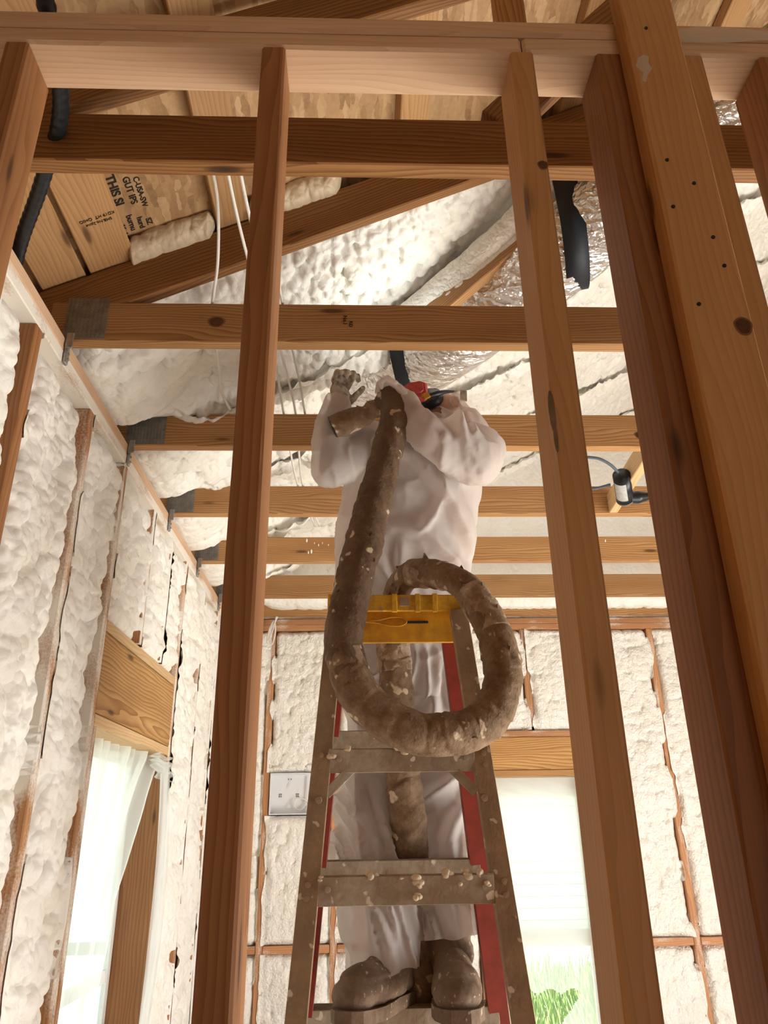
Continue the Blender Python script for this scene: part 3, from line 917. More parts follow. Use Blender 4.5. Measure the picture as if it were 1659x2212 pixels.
RF = ['roof foam between the second and third trusses, brightest and nearest', 'roof foam between the third and fourth trusses, over the worker',
      'roof foam between the fourth and fifth trusses', 'roof foam between the fifth and sixth trusses', 'roof foam between the sixth and last trusses, by the far wall']
def foam_roof(i, y0, y1, x0=-.93, x1=3.2, step=.0085):
    step = (.0066, .0085, .010, .012, .014)[i]
    nx = int((x1 - x0) * 1.1 / step); ny = int((y1 - y0) / step)
    x = np.linspace(x0, x1, nx)[:, None] + np.zeros((1, ny)); y = np.linspace(y0, y1, ny)[None, :] + np.zeros((nx, 1))
    w = (y - y0) / (y1 - y0)
    heel = np.clip((-.50 - x) / .36, 0, 1); heel = heel * heel * (3 - 2 * heel)
    e0 = np.clip(1 - w / .35, 0, 1); e1 = np.clip(1 - (1 - w) / .35, 0, 1)
    z = CH(x) + .03 - .12 * heel
    buried = np.clip((x + .66) / .14, 0, 1)          # beyond the heel the chords vanish in foam
    if i == 0: z = z + .06 * e0 ** 2 - .075 * buried * e1 ** 1.5
    else: z = z - .075 * buried * (e0 ** 1.5 + e1 ** 1.5)
    z = z + .03 * (1 - buried) * (e0 ** 3 + e1 ** 3)
    sd_ = 2.3 * i + 1.1
    fine = np.clip((x + .1) / .5, 0, 1)
    h = lumps(x, y, .062, 1.0, .9, sd_) * (1 - fine) + lumps(x, y, .042, 1, 1, sd_ + 3) * fine * 1.15
    if i == 0:
        g = np.clip((x + .45) / .25, 0, 1)
        h = h * (1 - g) + g * (.25 + .75 * (.70 * np.sqrt(np.clip(1 - (worley(x / .036 + .5 * fbm(x * 30, y * 30, 2), y / .033 + .5 * fbm(x * 30 + 9, y * 30, 2)) / .78) ** 2, 0, 1)) + .45 * lumps(x, y, .075, 1, 1, 3.3)))
    big = fbm(x * 3.5 + sd_, y * 4, 3) - .5
    z = z - (.085 - .032 * fine) * (h - .42) - .10 * big * (1 - .5 * fine)
    if i == 4:
        k_ = np.clip((w - .35) / .5, 0, 1); k_ = k_ * k_ * (3 - 2 * k_)
        z = z * (1 - k_) + (JB + .045 - .03 * (h - .42)) * k_
    fl = PLT + .004 + (JT + .012 - PLT) * np.clip(1 - (1 - w) / .30, 0, 1) ** .6 * (1 - buried)
    fl = np.maximum(fl, PLT + .004 + (JT + .012 - PLT) * np.clip(1 - w / .2, 0, 1) * (1 - buried))
    soft = .03
    z = fl + soft * np.logaddexp(0, (z - fl) / soft)
    z = np.minimum(z, DK(x) - .01)
    return tag(grid_mesh('spray_foam', np.stack([x, y, z], -1), M['foam'], None), RF[i], FC, 'foam fillings of the roof')
for i in range(5):
    foam_roof(i, JY[i + 1] + (T + .001 if i == 0 else -.03), JY[i + 2] + (.07 if i < 4 else .034))

x = np.linspace(-.93, 3.3, 300)[:, None] + np.zeros((1, 90)); t = np.linspace(0, 1, 90)[None, :] + np.zeros((300, 1))
z = PLT + .004 + (DK(x) - .02 - PLT) * t
y = FY + .03 - .03 * (lumps(x, z, .05, 1, 1, 4.2) - .4) - .04 * (fbm(x * 4, z * 4, 2) - .5)
tag(grid_mesh('spray_foam', np.stack([x, y, z], -1), M['foam_fine']), 'foam over the gable above the far wall plate, behind the last truss', FC, 'foam fillings of the roof')

# single knots, drips and film scraps that stand out on the lumber
M['knot'] = simple('dark_knot', (.055, .022, .010), .5, var=(120, (.10, .042, .016)))
M['knot_rim'] = simple('knot_rim', (.20, .085, .028), .6)
def knot(parent, c, rx, rz):
    bm = bmesh.new()
    for r_, y_ in ((1.0, 0), (.80, -.0006)):
        P_ = [bm.verts.new((rx * r_ * math.cos(a) * (1 + .08 * math.sin(3 * a)), y_ * .5, rz * r_ * math.sin(a))) for a in np.linspace(0, 2 * math.pi, 28, endpoint=False)]
        bm.faces.new(P_)
    me = bpy.data.meshes.new('knot'); bm.to_mesh(me); bm.free()
    me.materials.append(M['knot_rim']); me.materials.append(M['knot']); me.polygons[1].material_index = 1
    o = bpy.data.objects.new('knot', me); COL.objects.link(o); o.location = c; adopt(o, parent)
knot(trusses[1], (-.397, JY[1] - .0004, 3.119), .025, .019)
knot(trusses[2], (1.02, JY[2] - .0004, 3.10), .024, .016)
knot(flat, (.505, .7946, 2.395), .0125, .015)
knot(pale, (.281, .8336, 2.72), .0085, .0095)
for (x, z, s_) in ((-.26, 3.165, .006), (-.25, 3.10, .005), (-.235, 3.105, .007), (-.20, 3.14, .004), (-.18, 3.15, .003), (-.22, 3.15, .003), (-.15, 3.14, .003), (1.27, 3.16, .005), (1.23, 3.10, .005)):
    bm = bmesh.new(); ell(bm, (0, 0, 0), (s_ * .7, .003, s_ * 1.7), None, 10)
    from_bm('foam_drip', bm, M['foam_fine'], trusses[4], (x, JY[4] - .001, z), None, True)
U, V = np.meshgrid(np.linspace(0, 1, 90), np.linspace(0, 1, 14), indexing='ij')
P = np.stack([.525 + .5 * U, .8325 - .003 - .004 * fbm(U * 9, V * 3, 2), 3.012 + .026 * (V - .5) * (1 + .5 * np.sin(U * 11)) + .006 * np.sin(U * 7)], -1)
tag(grid_mesh('plastic_film', P, M['sheet']), 'shiny strip of clear film stuck along the top plate at upper right', 'plastic film')

bm = bmesh.new()
vs = [bm.verts.new((a, -.0006 - .0004 * (k % 2), b)) for k, (a, b) in enumerate(((-.008, -.030), (-.003, -.012), (-.012, .004), (-.006, .022), (.004, .030), (.012, .026), (.009, .010), (.013, -.002), (.004, -.016), (-.002, -.034)))]
bm.faces.new(vs)
from_bm('film_scrap', bm, M['sheet_milky'], flat, (.447, .7942, 2.885))

# squeezed foam beads lying on the second truss under the deck
def bead(x0, x1, label, seed):
    n, k = 90, 28
    s = np.linspace(0, 1, n)[None, :]; th = np.linspace(0, 2 * np.pi, k, endpoint=False)[:, None]
    end = np.clip(np.minimum(s, 1 - s) / .06, 0, 1) ** .5
    rr = .034 * end * (1 + .55 * (lumps(s * (x1 - x0) + 0 * th, th * .05, .045, 1, 1, seed) - .4))
    X = x0 + (x1 - x0) * s + 0 * th
    cz = CH(X) + .155 + .028
    P = np.stack([X, 1.742 - .004 + rr * np.cos(th) * 1.0 + 0 * s, cz + rr * 1.12 * np.sin(th)], -1)
    return tag(grid_mesh('foam_bead', P, M['foam_cream'], None, True, True), label, FC, 'foam beads on the second truss')
bead(-.665, -.425, 'lumpy cream foam bead lying on the second truss beside the stamped board', 3.0)
bead(-.33, -.05, 'cream foam bead on the second truss right of the two tone board', 8.0)

# ------------------------------------------------------------------ attic: sprayed diagonal braces and the duct
def foam_log(name, a, b, r, mat, label, cat, seed, sy=1.0, parent=None):
    a, b = np.array(a), np.array(b)
    L = np.linalg.norm(b - a)
    f = lambda th, u: .30 * (lumps(u, np.cos(th) * .05 + np.sin(th) * .03, .05, 1, 1, seed) - .4)
    o = tube(name, [a, (a * 2 + b) / 3 + [0, 0, -.006], (a + 2 * b) / 3, b], r, mat, parent, max(40, int(L / .008)), 36, f)
    return tag(o, label, cat) if label else o
br = empty('diagonal_brace', (.15, 2.3, 3.5), 'foam coated wood brace running diagonally up beside the silver duct', 'brace')
board('brace_board', (.20, 2.157, 3.421), (.87, 1.69, 3.79), .10, T, M['truss'], (0, 0, 1), br)
foam_log('foam_edge', (.093, 2.232, 3.435), (.876, 1.685, 3.86), .040, M['foam_fine'], None, None, 2.0, 1.0, br)
foam_log('foam_edge', (.27, 2.120, 3.455), (.86, 1.69, 3.79), .024, M['foam_fine'], None, None, 5.0, 1.0, br)

DA = [(-.106, 2.86, 3.576), (.141, 2.596, 3.515), (.37, 2.306, 3.50), (.607, 2.024, 3.55), (.836, 1.778, 3.62), (1.144, 1.46, 3.71), (1.54, 1.10, 3.805)]
du = empty('flexible_duct', DA[2], 'crinkled silver duct slung diagonally through the attic', 'duct')
def crinkle(th, u): return .05 * (fbm(np.cos(th) * 3 + 4, np.sin(th) * 3 + u * 14, 3) - .5) + .03 * (1 - np.abs(2 * fbm(np.cos(th) * 9 + 7, np.sin(th) * 9 + u * 9, 2) - 1)) ** 3
tube('foil_jacket', DA, .139, M['foil'], du, 260, 72, crinkle)
Pd, ud = smooth_path(DA, 400)
def duct_at(t):
    k = int(t * 399); d = Pd[min(k + 2, 399)] - Pd[max(k - 2, 0)]
    return Vector(Pd[k]), Vector(d).normalized()
def strap(t, label, r=.143, w=.055):
    c, d = duct_at(t)
    d2 = Vector((1, -.28, .05)).normalized()
    R = frame(d2, (0, 0, 1)); n = 64
    ky = 1.0 / max(.45, abs(d.dot(d2))) * .98      # the loop cuts the duct at a slant
    th = np.linspace(0, 2 * np.pi, n, endpoint=False)
    prof = [(-w / 2, 0), (w / 2, 0), (w / 2, .003), (-w / 2, .003), (-w / 2, 0)]
    P = np.zeros((n, 5, 3))
    for j, (s_, e_) in enumerate(prof):
        for i, a in enumerate(th):
            up = math.sin(a); q = r + e_
            y_ = q * ky * (math.copysign(1, math.cos(a)) if up > 0 else math.cos(a))
            z_ = q * up * (2.6 if up > 0 else 1.0)
            along = d * (s_ / max(.5, abs(d.dot(d2))))
            slide = d * 0.0
            P[i, j] = c + R @ Vector((s_, y_, z_)) + slide
    return tag(grid_mesh('hanger_strap', P, M['strap'], None, False, True), label, 'strap', 'straps of the duct')
strap(.515, 'black strap slinging the duct right of the pale post', w=.075)
strap(.20, 'black strap slinging the duct just above the respirator of the worker', w=.11)
# white cloth like edge of foam along the duct
foam_log('foam_drape', (.176, 2.226, 3.44), (.672, 1.765, 3.745), .040, M['foam_fine'], 'pale foam drape along the upper side of the silver duct', FC, 9.0)

# ------------------------------------------------------------------ cables, pipe, device
def cable(pts, r, mat, label, name='cable', cat='cable', n=60, grp=None):
    return tag(tube(name, pts, r, mat, None, n, 10), label, cat, grp)
WG = 'white cables in the attic'
cable([(-.335, 1.18, 3.192), (-.345, 1.40, 3.235), (-.375, 1.60, 3.215), (-.415, 1.752, 3.192), (-.42, 1.79, 3.192)], .0042, M['white_cable'], 'single white cable left of the reddish post, from first to second truss', grp=WG)
cable([(-.298, 1.16, 3.192), (-.300, 1.45, 3.21), (-.280, 1.764, 3.192), (-.262, 2.0, 3.175), (-.268, 2.37, 3.192), (-.262, 2.98, 3.192), (-.212, 3.45, 3.192)], .0042, M['white_cable'], 'white cable of the pair behind the reddish post, left one', grp=WG)
cable([(-.272, 1.16, 3.192), (-.268, 1.45, 3.205), (-.250, 1.764, 3.192), (-.238, 2.0, 3.18), (-.225, 2.37, 3.192), (-.240, 2.98, 3.192), (-.19, 3.45, 3.192)], .0042, M['white_cable'], 'white cable of the pair behind the reddish post, right one', grp=WG)
cable([(-.240, 1.16, 3.192), (-.232, 1.40, 3.22), (-.215, 1.764, 3.192), (-.2, 2.2, 3.22), (-.19, 2.4, 3.192), (-.17, 3.0, 3.192)], .0040, M['white_cable'], 'white cable right of the pair, close to the reddish post', grp=WG)
cable([(-.43, 1.764, 3.192), (-.442, 2.0, 3.185), (-.460, 2.2, 3.175), (-.452, 2.375, 3.192), (-.45, 2.41, 3.192)], .0046, M['white_cable'], 'thick white cable from the second to the third truss', grp=WG)
cable([(-.50, 4.62, 3.07), (-.515, 4.60, 3.02), (-.545, 4.59, 2.95), (-.53, 4.585, 2.87), (-.512, 4.59, 2.95), (-.525, 4.6, 3.02), (-.55, 4.59, 2.96), (-.56, 4.585, 2.88), (-.535, 4.59, 2.94), (-.51, 4.6, 3.05)], .005, M['white_cable'], 'bundle of white cable hanging at the top of the far wall', n=120)
tag(tube('corrugated_hose', [(-.50, .60, 3.12), (-.545, .90, 3.12), (-.59, 1.08, 3.12), (-.69, 1.25, 3.11), (-.79, 1.40, 3.09), (-.86, 1.52, 3.075)], .016, M['black'], None, 160, 16,
         lambda th, u: .06 * np.sin(u * 700)), 'glossy black hose in the upper left corner above the left plate', 'hose')
# orange fitting on the left plate underside
of = empty('pipe_fitting', (-.872, 1.49, 2.96), 'shiny orange fitting in front of the bare left stud', 'fitting')
bm = bmesh.new(); cyl_bm(bm, (-.03, 0, -.012), (.012, 0, .0), .012, 18); ell(bm, (.012, 0, 0), (.014, .015, .015)); cyl_bm(bm, (-.004, 0, -.003), (.002, 0, -.002), .017, 18)
from_bm('fitting_body', bm, M['orange'], of, (-.855, 1.47, 2.938), None, True)
bm = bmesh.new(); cyl_bm(bm, (-.0, 0, -.02), (-.03, .02, -.08), .008, 14)
from_bm('pipe_stub', bm, M['orange'], of, (-.872, 1.47, 2.94), None, True)

bk = tag(board('ceiling_blocking', (1.075, 2.40, JB + .045), (1.105, 2.962, JB + .045), .086, T, M['block'], (0, 0, 1)), 'pale wood block between third and fourth trusses carrying the black device', 'block')
dv = empty('clamped_device', (1.05, 2.72, 3.06), 'black cylindrical device with silver sticker mounted on the pale block', 'device')
dax = Vector((.055, .14, -.045)).normalized()
c0 = Vector((1.035, 2.63, 3.075)); c1 = c0 + dax * .15
bm = bmesh.new(); cyl_bm(bm, c0, c1, .034, 28)
from_bm('housing', bm, M['black'], dv, (0, 0, 0), None, True)
bm = bmesh.new(); cyl_bm(bm, c1 - dax * .003, c1 + dax * .006, .0355, 28); cyl_bm(bm, c1 + dax * .004, c1 + dax * .009, .022, 20)
from_bm('lens_ring', bm, M['galv'], dv, (0, 0, 0), None, False)
Rd = frame(dax, (-.4, -.6, -.15))
P = np.zeros((14, 2, 3))
for i, a in enumerate(np.linspace(-.75, .75, 14)):
    for j, s in enumerate((.025, .125)):
        P[i, j] = c0 + Rd @ Vector((s, .0347 * math.sin(a), .0347 * math.cos(a)))
grid_mesh('sticker', P, M['sticker'], dv)
bm = bmesh.new()
limb(bm, [c1 + Vector((.0, -.01, .0)), c1 + Vector((.05, -.005, .004)), c1 + Vector((.105, .01, .016))], [.022, .027, .016])
fuse('side_cap', bm, .004, M['black'], dv, 4)
tag(cable([c0 + Vector((-.01, .0, .01)), (.985, 2.60, 3.105), (.93, 2.585, 3.125), (.86, 2.60, 3.13), (.82, 2.66, 3.10), (.86, 2.74, 3.075), (.95, 2.75, 3.07), (1.02, 2.72, 3.075)], .0058, M['blue_cable'], 'grey blue cable looping left from the black device'))

# white panel box in the far wall
pb = empty('panel_box', (-.335, FY, 1.9), 'white plastic panel box set in the far wall left of the ladder', 'panel box')
bm = bmesh.new()
bm_box(bm, (-.512, FY + .05, 1.90), (-.158, FY + .058, 2.126))
for lo, hi in (((-.512, FY - .012, 1.90), (-.506, FY + .05, 2.126)), ((-.164, FY - .012, 1.90), (-.158, FY + .05, 2.126)), ((-.506, FY - .012, 1.90), (-.164, FY + .05, 1.906)), ((-.506, FY - .012, 2.12), (-.164, FY + .05, 2.126))):
    bm_box(bm, lo, hi, .001)
from_bm('enclosure', bm, M['white_plastic'], pb)
for (x, z) in ((-.40, 2.06), (-.40, 1.95), (-.25, 1.95)):
    bm = bmesh.new()
    cyl_bm(bm, (x, FY + .052, z), (x, FY + .046, z), .017, 24); cyl_bm(bm, (x, FY + .047, z), (x, FY + .043, z), .008, 20)
    from_bm('knockout', bm, M['white_plastic'], pb)
for (x, z) in ((-.46, 2.0), (-.46, 2.012), (-.45, 2.0), (-.45, 2.012), (-.36, 2.0), (-.36, 2.012), (-.35, 2.0), (-.35, 2.012), (-.41, 2.095), (-.395, 2.095)):
    box('slot', (x - .003, FY + .047, z - .004), (x + .003, FY + .051, z + .004), M['galv'], pb, 0)
cable([(-.30, FY + .04, 2.11), (-.30, FY + .035, 1.98), (-.33, FY + .03, 1.925), (-.37, FY + .03, 1.945), (-.36, FY + .03, 1.985), (-.31, FY + .03, 1.98), (-.285, FY + .03, 1.94), (-.31, FY + .03, 1.915)], .0035, M['white_cable'], 'thin white cable coiled inside the panel box')

# ------------------------------------------------------------------ plastic sheeting
def sheet(name, P, mat, label, holes=None):
    o = grid_mesh(name, P, mat, None)
    if holes is not None:
        bm = bmesh.new(); bm.from_mesh(o.data)
        kill = [f for f in bm.faces if holes(o.location + f.calc_center_median())]
        bmesh.ops.delete(bm, geom=kill, context='FACES')
        bm.to_mesh(o.data); bm.free()
    return tag(o, label, 'plastic sheeting')
# over the far window
nx, nz = 70, 190
x = np.linspace(.735, 1.36, nx)[:, None] + np.zeros((1, nz)); z = np.linspace(.50, 2.092, nz)[None, :] + np.zeros((nx, 1))
y = FY + .075 + .012 * (fbm(x * 6, z * 3, 3) - .5) + .010 * np.exp(-((z - 2.03) / .05) ** 2) * np.sin((x * 2 + z * 5) * 14) * .6
sheet('plastic_sheet', np.stack([x, y, z], -1), M['sheet'], 'clear plastic film stretched over the bright far window',
      lambda c: c.z < .995 + .012 * math.sin(c.x * 50) and c.x > .86 and c.z > .70 + max(0, c.x - .95) * 1.1 and c.x < 1.24)
# torn sheet over the left window
ny, nz = 90, 210
yv = np.linspace(0, 1, ny)[:, None] + np.zeros((1, nz)); t = np.linspace(0, 1, nz)[None, :] + np.zeros((ny, 1))
zz = 2.10 - 1.50 * t
pinch = np.exp(-t * 5.5)
y0_ = 2.47 + .0 * t + .05 * np.sin(t * 9); y1_ = 3.19 - .30 * np.clip((t - .02) * 3, 0, 1) ** .8 + .1 * pinch
yy = y0_ + (y1_ - y0_) * yv
fold = np.sin(yv * 26 + t * 2.2 + 2 * fbm(yv * 4, t * 3, 2)) * (.006 + .012 * yv) + .014 * np.sin(yv * 60 + 3 * t) * pinch
xx = WX - .085 + fold + .05 * yv * (1 - .5 * t) + .02 * (fbm(yv * 5, t * 6, 2) - .5)
edge = .10 + .05 * np.sin(np.linspace(0, 1, nz) * 33) + .06 * (fbm(np.linspace(0, 1, nz) * 25, np.zeros(nz), 3) - .5)
o = grid_mesh('plastic_sheet', np.stack([xx, yy, zz], -1), M['sheet_milky'], None)
tag(o, 'torn milky plastic sheet hanging in the left window', 'plastic sheeting')
# ragged leftover scrap behind it
ny, nz = 40, 160
yv = np.linspace(0, 1, ny)[:, None] + np.zeros((1, nz)); t = np.linspace(0, 1, nz)[None, :] + np.zeros((ny, 1))
wd = .13 + .09 * (fbm(t * 14, 0 * t, 3) - .5) + .05 * np.sign(np.sin(t * 23))
xx = -.90 + .018 * (fbm(yv * 3, t * 8, 2) - .5); yy = 2.41 + wd * yv; zz = 2.08 - 1.4 * t
sheet('plastic_sheet', np.stack([xx, yy, zz], -1), M['sheet'], 'ragged strip of clear plastic along the near side of the left window')
# the long loose strip
ny, nz = 26, 160
yv = np.linspace(-1, 1, ny)[:, None] + np.zeros((1, nz)); t = np.linspace(0, 1, nz)[None, :] + np.zeros((ny, 1))
cy = 3.26 + .05 * np.sin(t * 2.6) - .16 * t ** 2; wdt = .035 + .02 * np.sin(t * 3.1) + .03 * np.exp(-t * 14)
P = np.stack([WX + .012 + .02 * np.sin(t * 4) + .012 * np.cos(yv * 5 + t * 5), cy + wdt * yv, 2.075 - 1.45 * t], -1)
sheet('plastic_sheet', P, M['sheet_milky'], 'loose twisted strip of plastic hanging from the far end of the left window header')
# the gathered bunch where it is stapled
bm = bmesh.new()
P = []
th = np.linspace(0, 1, 60)
nn = 30
U, V = np.meshgrid(np.linspace(0, 1, 60), np.linspace(0, 1, nn), indexing='ij')
P = np.stack([WX + .004 + .016 * np.sin(V * 17 + U * 3) + .01 * np.sin(U * 21), 3.08 + .30 * U, 2.09 - .10 * V * (.35 + .65 * U) + .012 * np.sin(U * 9)], -1)
sheet('plastic_sheet', P, M['sheet_milky'], 'crumpled gather of plastic bunched under the left window header')

# ------------------------------------------------------------------ stepladder
ld = empty('stepladder', (.11, 1.95, 0), 'dirty red and yellow stepladder the worker stands on', 'ladder')
nearY = lambda z: 1.885 - .18 * (2.29 - z)
farY = lambda z: 2.03 + .15 * (2.29 - z)
def rail(name, xt, xb, zt, zb, fy, w, mat, inner, depth=.036, sgn=1):
    """channel section rail: web plus two flanges"""
    bm = bmesh.new()
    a = Vector((xt, fy(zt), zt)); b = Vector((xb, fy(zb), zb))
    d = (b - a).normalized(); L = (b - a).length
    R = frame(d, (0, -1, 0))           # local z faces the camera, local y is sideways
    bm_box(bm, (-L / 2, -w / 2, -.0025), (L / 2, w / 2, .0025), .001)
    s = 1 if inner > 0 else -1
    ys = (R.inverted() @ Vector((inner, 0, 0))).y
    e = w / 2 * (1 if ys > 0 else -1)
    t_ = .004
    bm_box(bm, (-L / 2, min(e, e - math.copysign(t_, e)), -depth), (L / 2, max(e, e - math.copysign(t_, e)), -.0026), .001)
    bm_box(bm, (-L / 2, min(-e, -e + math.copysign(t_, e)), -depth), (L / 2, max(-e, -e + math.copysign(t_, e)), -.0026), .001)
    return from_bm(name, bm, mat, ld, (a + b) / 2, R)
rail('rear_rail', -.056, -.232, 2.325, .0, nearY, .043, M['rail'], 1)
rail('rear_rail', .262, .428, 2.325, .0, nearY, .043, M['rail'], -1)
rail('front_rail', -.048, -.268, 2.325, .0, farY, .05, M['red_frame'], 1, .03)
rail('front_rail', .252, .478, 2.325, .0, farY, .05, M['red_frame'], -1, .03)
xin = lambda z: (-.056 - .076 * (2.325 - z) , .262 + .0715 * (2.325 - z))
def tread(z, h, fy, x0, x1, mat, name, dep, crisp=True):
    bm = bmesh.new(); y = fy(z)
    bm_box(bm, (x0, y - .004, z - h / 2), (x1, y, z + h / 2), .001)
    bm_box(bm, (x0, y, z + h / 2 - .004), (x1, y + dep, z + h / 2), .001)
    for k in range(5):
        yy_ = y + dep * (k + .5) / 5
        bm_box(bm, (x0, yy_ - .002, z + h / 2), (x1, yy_ + .002, z + h / 2 + .002))
    bm_box(bm, (x0, y + dep - .004, z - h / 3), (x1, y + dep, z + h / 2 - .004), .001)
    return from_bm(name, bm, mat, ld)
for z, h in ((1.946, .052), (1.680, .056), (1.38, .056), (1.08, .056), (.78, .056), (.48, .056)):
    a, b_ = xin(z)
    tread(z, h, lambda q: nearY(q) + .001, a + .0195, b_ - .0195, M['rung'], 'rear_rung', .03)
    if z > 1.3:
        for s in (-1, 1):
            xb_ = a if s < 0 else b_
            bolt('bolt', (xb_ - s * .040, nearY(z) - .0035, z + .004), (0, -1, 0), .0075, M['rung'], ld)
            bolt('bolt', (xb_ + s * .004, nearY(z) - .004, z - .012), (0, -1, 0), .0075, M['rail'], ld)
            bolt('bolt', (xb_ + s * .002, nearY(z + .016) - .004, z + .014), (0, -1, 0), .0075, M['rail'], ld)
# gussets under the first rung
for s in (-1, 1):
    xa, xb_ = ((-.012, -.085) if s < 0 else (.212, .280))
    board('gusset_brace', (xa, 1.826, 1.932), (xb_ - s * .012, 1.814, 1.874), .022, .004, M['rung'], (0, 0, 1), ld, .001)
    bolt('bolt', (xb_ + s * .004, nearY(1.862) - .0045, 1.862), (0, -1, 0), .009, M['rail'], ld)
for z in (2.020, 1.705, 1.375, 1.07, .78, .47):
    x0 = -.048 - .0946 * (2.325 - z); x1 = .252 + .0972 * (2.325 - z)
    tread(z, .046, farY, x0, x1, M['rung'], 'step', .075)
# yellow top cap: trough shaped moulding with ribs and a spreader panel below
bm = bmesh.new()
bm_box(bm, (-.078, 1.90, 2.352), (.292, 2.045, 2.366), .004, 2)
bm_box(bm, (-.078, 1.893, 2.322), (.292, 1.903, 2.366), .003, 2)
bm_box(bm, (-.078, 2.037, 2.318), (.292, 2.046, 2.356), .003, 2)
for x in (-.072, -.02, .095, .155, .20, .286):
    bm_box(bm, (x - .007, 1.887, 2.318), (x + .007, 1.896, 2.367), .002, 2)
bm_box(bm, (-.078, 1.90, 2.31), (-.070, 2.045, 2.353), .002); bm_box(bm, (.284, 1.90, 2.31), (.292, 2.045, 2.353), .002)
from_bm('top_cap', bm, M['cap'], ld)
box('label_plate', (.108, 1.8885, 2.334), (.134, 1.8925, 2.358), M['rail'], ld, .001)
bm = bmesh.new()
bm_box(bm, (-.045, 1.965, 2.255), (.258, 1.971, 2.35), .002)
# moulded handle outline on the panel
ring = [(-.04, .0), (.0, .004), (.03, .011), (.06, .011), (.075, .0), (.06, -.011), (.03, -.011), (.0, -.004), (-.04, .0)]
from_bm('back_panel', bm, M['yellow_dirty'], ld)
tube('moulded_loop', [(.055 + x, 1.962, 2.312 + z) for x, z in ring], .0022, M['yellow_dirty'], ld, 80, 8)
box('panel_slot', (.128, 1.9615, 2.307), (.188, 1.9655, 2.314), M['black'], ld, .002)
# dried foam blobs on the rungs and rails
for (x, z, s) in ((-.02, 1.972, .010), (.20, 1.968, .007), (.105, 1.962, .008), (-.06, 1.955, .009), (-.078, 1.705, .007), (.03, 1.708, .011), (.095, 1.706, .007), (.125, 1.70, .012), (.126, 1.688, .009), (.125, 1.668, .008), (.19, 1.71, .010), (.235, 1.709, .012), (.262, 1.708, .010), (.215, 1.69, .006), (.275, 1.69, .007), (.09, 1.97, .006)):
    bm = bmesh.new()
    for k in range(4):
        ell(bm, (random.uniform(-s, s) * .6, random.uniform(-.002, .004), random.uniform(-s, s) * .5), (s * random.uniform(.5, 1), .005, s * random.uniform(.4, .8)), None, 10)
    from_bm('foam_blob', bm, M['foam_cream'], ld, (x, nearY(z) - .004, z), None, True)

# ------------------------------------------------------------------ spray hose
hs = empty('spray_hose', (.16, 2.2, 0), 'thick brown wrapped hose looped over the ladder top and up to the worker', 'hose')
def wrap(th, u):
    cs, sn = np.cos(th), np.sin(th)
    a = fbm(cs * 1.6 + 5 + u * 9, sn * 1.6 + u * 17, 3) - .5
    k = np.floor(u * 24 + .6 * cs + .5 * fbm(u * 3, cs, 2)); f_ = (u * 24 + .6 * cs + .5 * fbm(u * 3, cs, 2)) - k
    return .22 * a + .085 * (1 - f_) * _TAB[(k.astype(int) * 7) & 255, 3] + .16 * (lumps(u, cs * .035 + sn * .02, .034, 1, 1, 2.0) - .4)
LOOP = [(.088, 1.935, 2.985), (.110, 1.905, 2.945), (.100, 1.872, 2.85), (.057, 1.82, 2.659), (.022, 1.77, 2.492), (-.006, 1.72, 2.365), (-.026, 1.69, 2.254), (-.031, 1.67, 2.164), (-.006, 1.66, 2.085), (.048, 1.66, 2.024),
        (.115, 1.66, 1.990), (.185, 1.67, 1.985), (.255, 1.69, 2.002), (.306, 1.71, 2.05), (.333, 1.73, 2.121), (.328, 1.75, 2.212), (.303, 1.79, 2.30), (.268, 1.84, 2.375), (.21, 1.90, 2.425), (.150, 1.97, 2.45), (.112, 2.055, 2.425), (.104, 2.085, 2.36)]
tube('hose_upper_length', LOOP[:9], [.040, .040, .041, .042, .042, .0415, .040], M['hose_dark'], hs, 260, 40, wrap)
tube('hose_loop', LOOP[7:], [.0405, .042, .042, .041, .038, .034, .033, .034], M['hose'], hs, 340, 40, wrap)
tube('hose_run', [(.104, 2.085, 2.37), (.10, 2.10, 2.25), (.112, 2.12, 2.12), (.120, 2.14, 1.95), (.136, 2.18, 1.80), (.146, 2.235, 1.66), (.158, 2.25, 1.50), (.162, 2.26, 1.30), (.165, 2.28, .6), (.17, 2.3, .05)], [.040, .043, .044, .043, .040, .035, .035, .034], M['hose'], hs, 420, 36, wrap)
tube('taped_section', [(.327, 1.752, 2.225), (.318, 1.77, 2.265), (.303, 1.79, 2.30), (.285, 1.815, 2.345)], .0385, M['hose_pale'], hs, 60, 36, wrap)
tube('taped_section', [(.23, 1.885, 2.413), (.19, 1.93, 2.437), (.150, 1.97, 2.448)], .0365, M['hose_pale'], hs, 60, 36, wrap)
tube('taped_section', [(.098, 2.098, 2.29), (.10, 2.104, 2.25), (.103, 2.11, 2.21)], .0445, M['hose_pale'], hs, 40, 36, wrap)
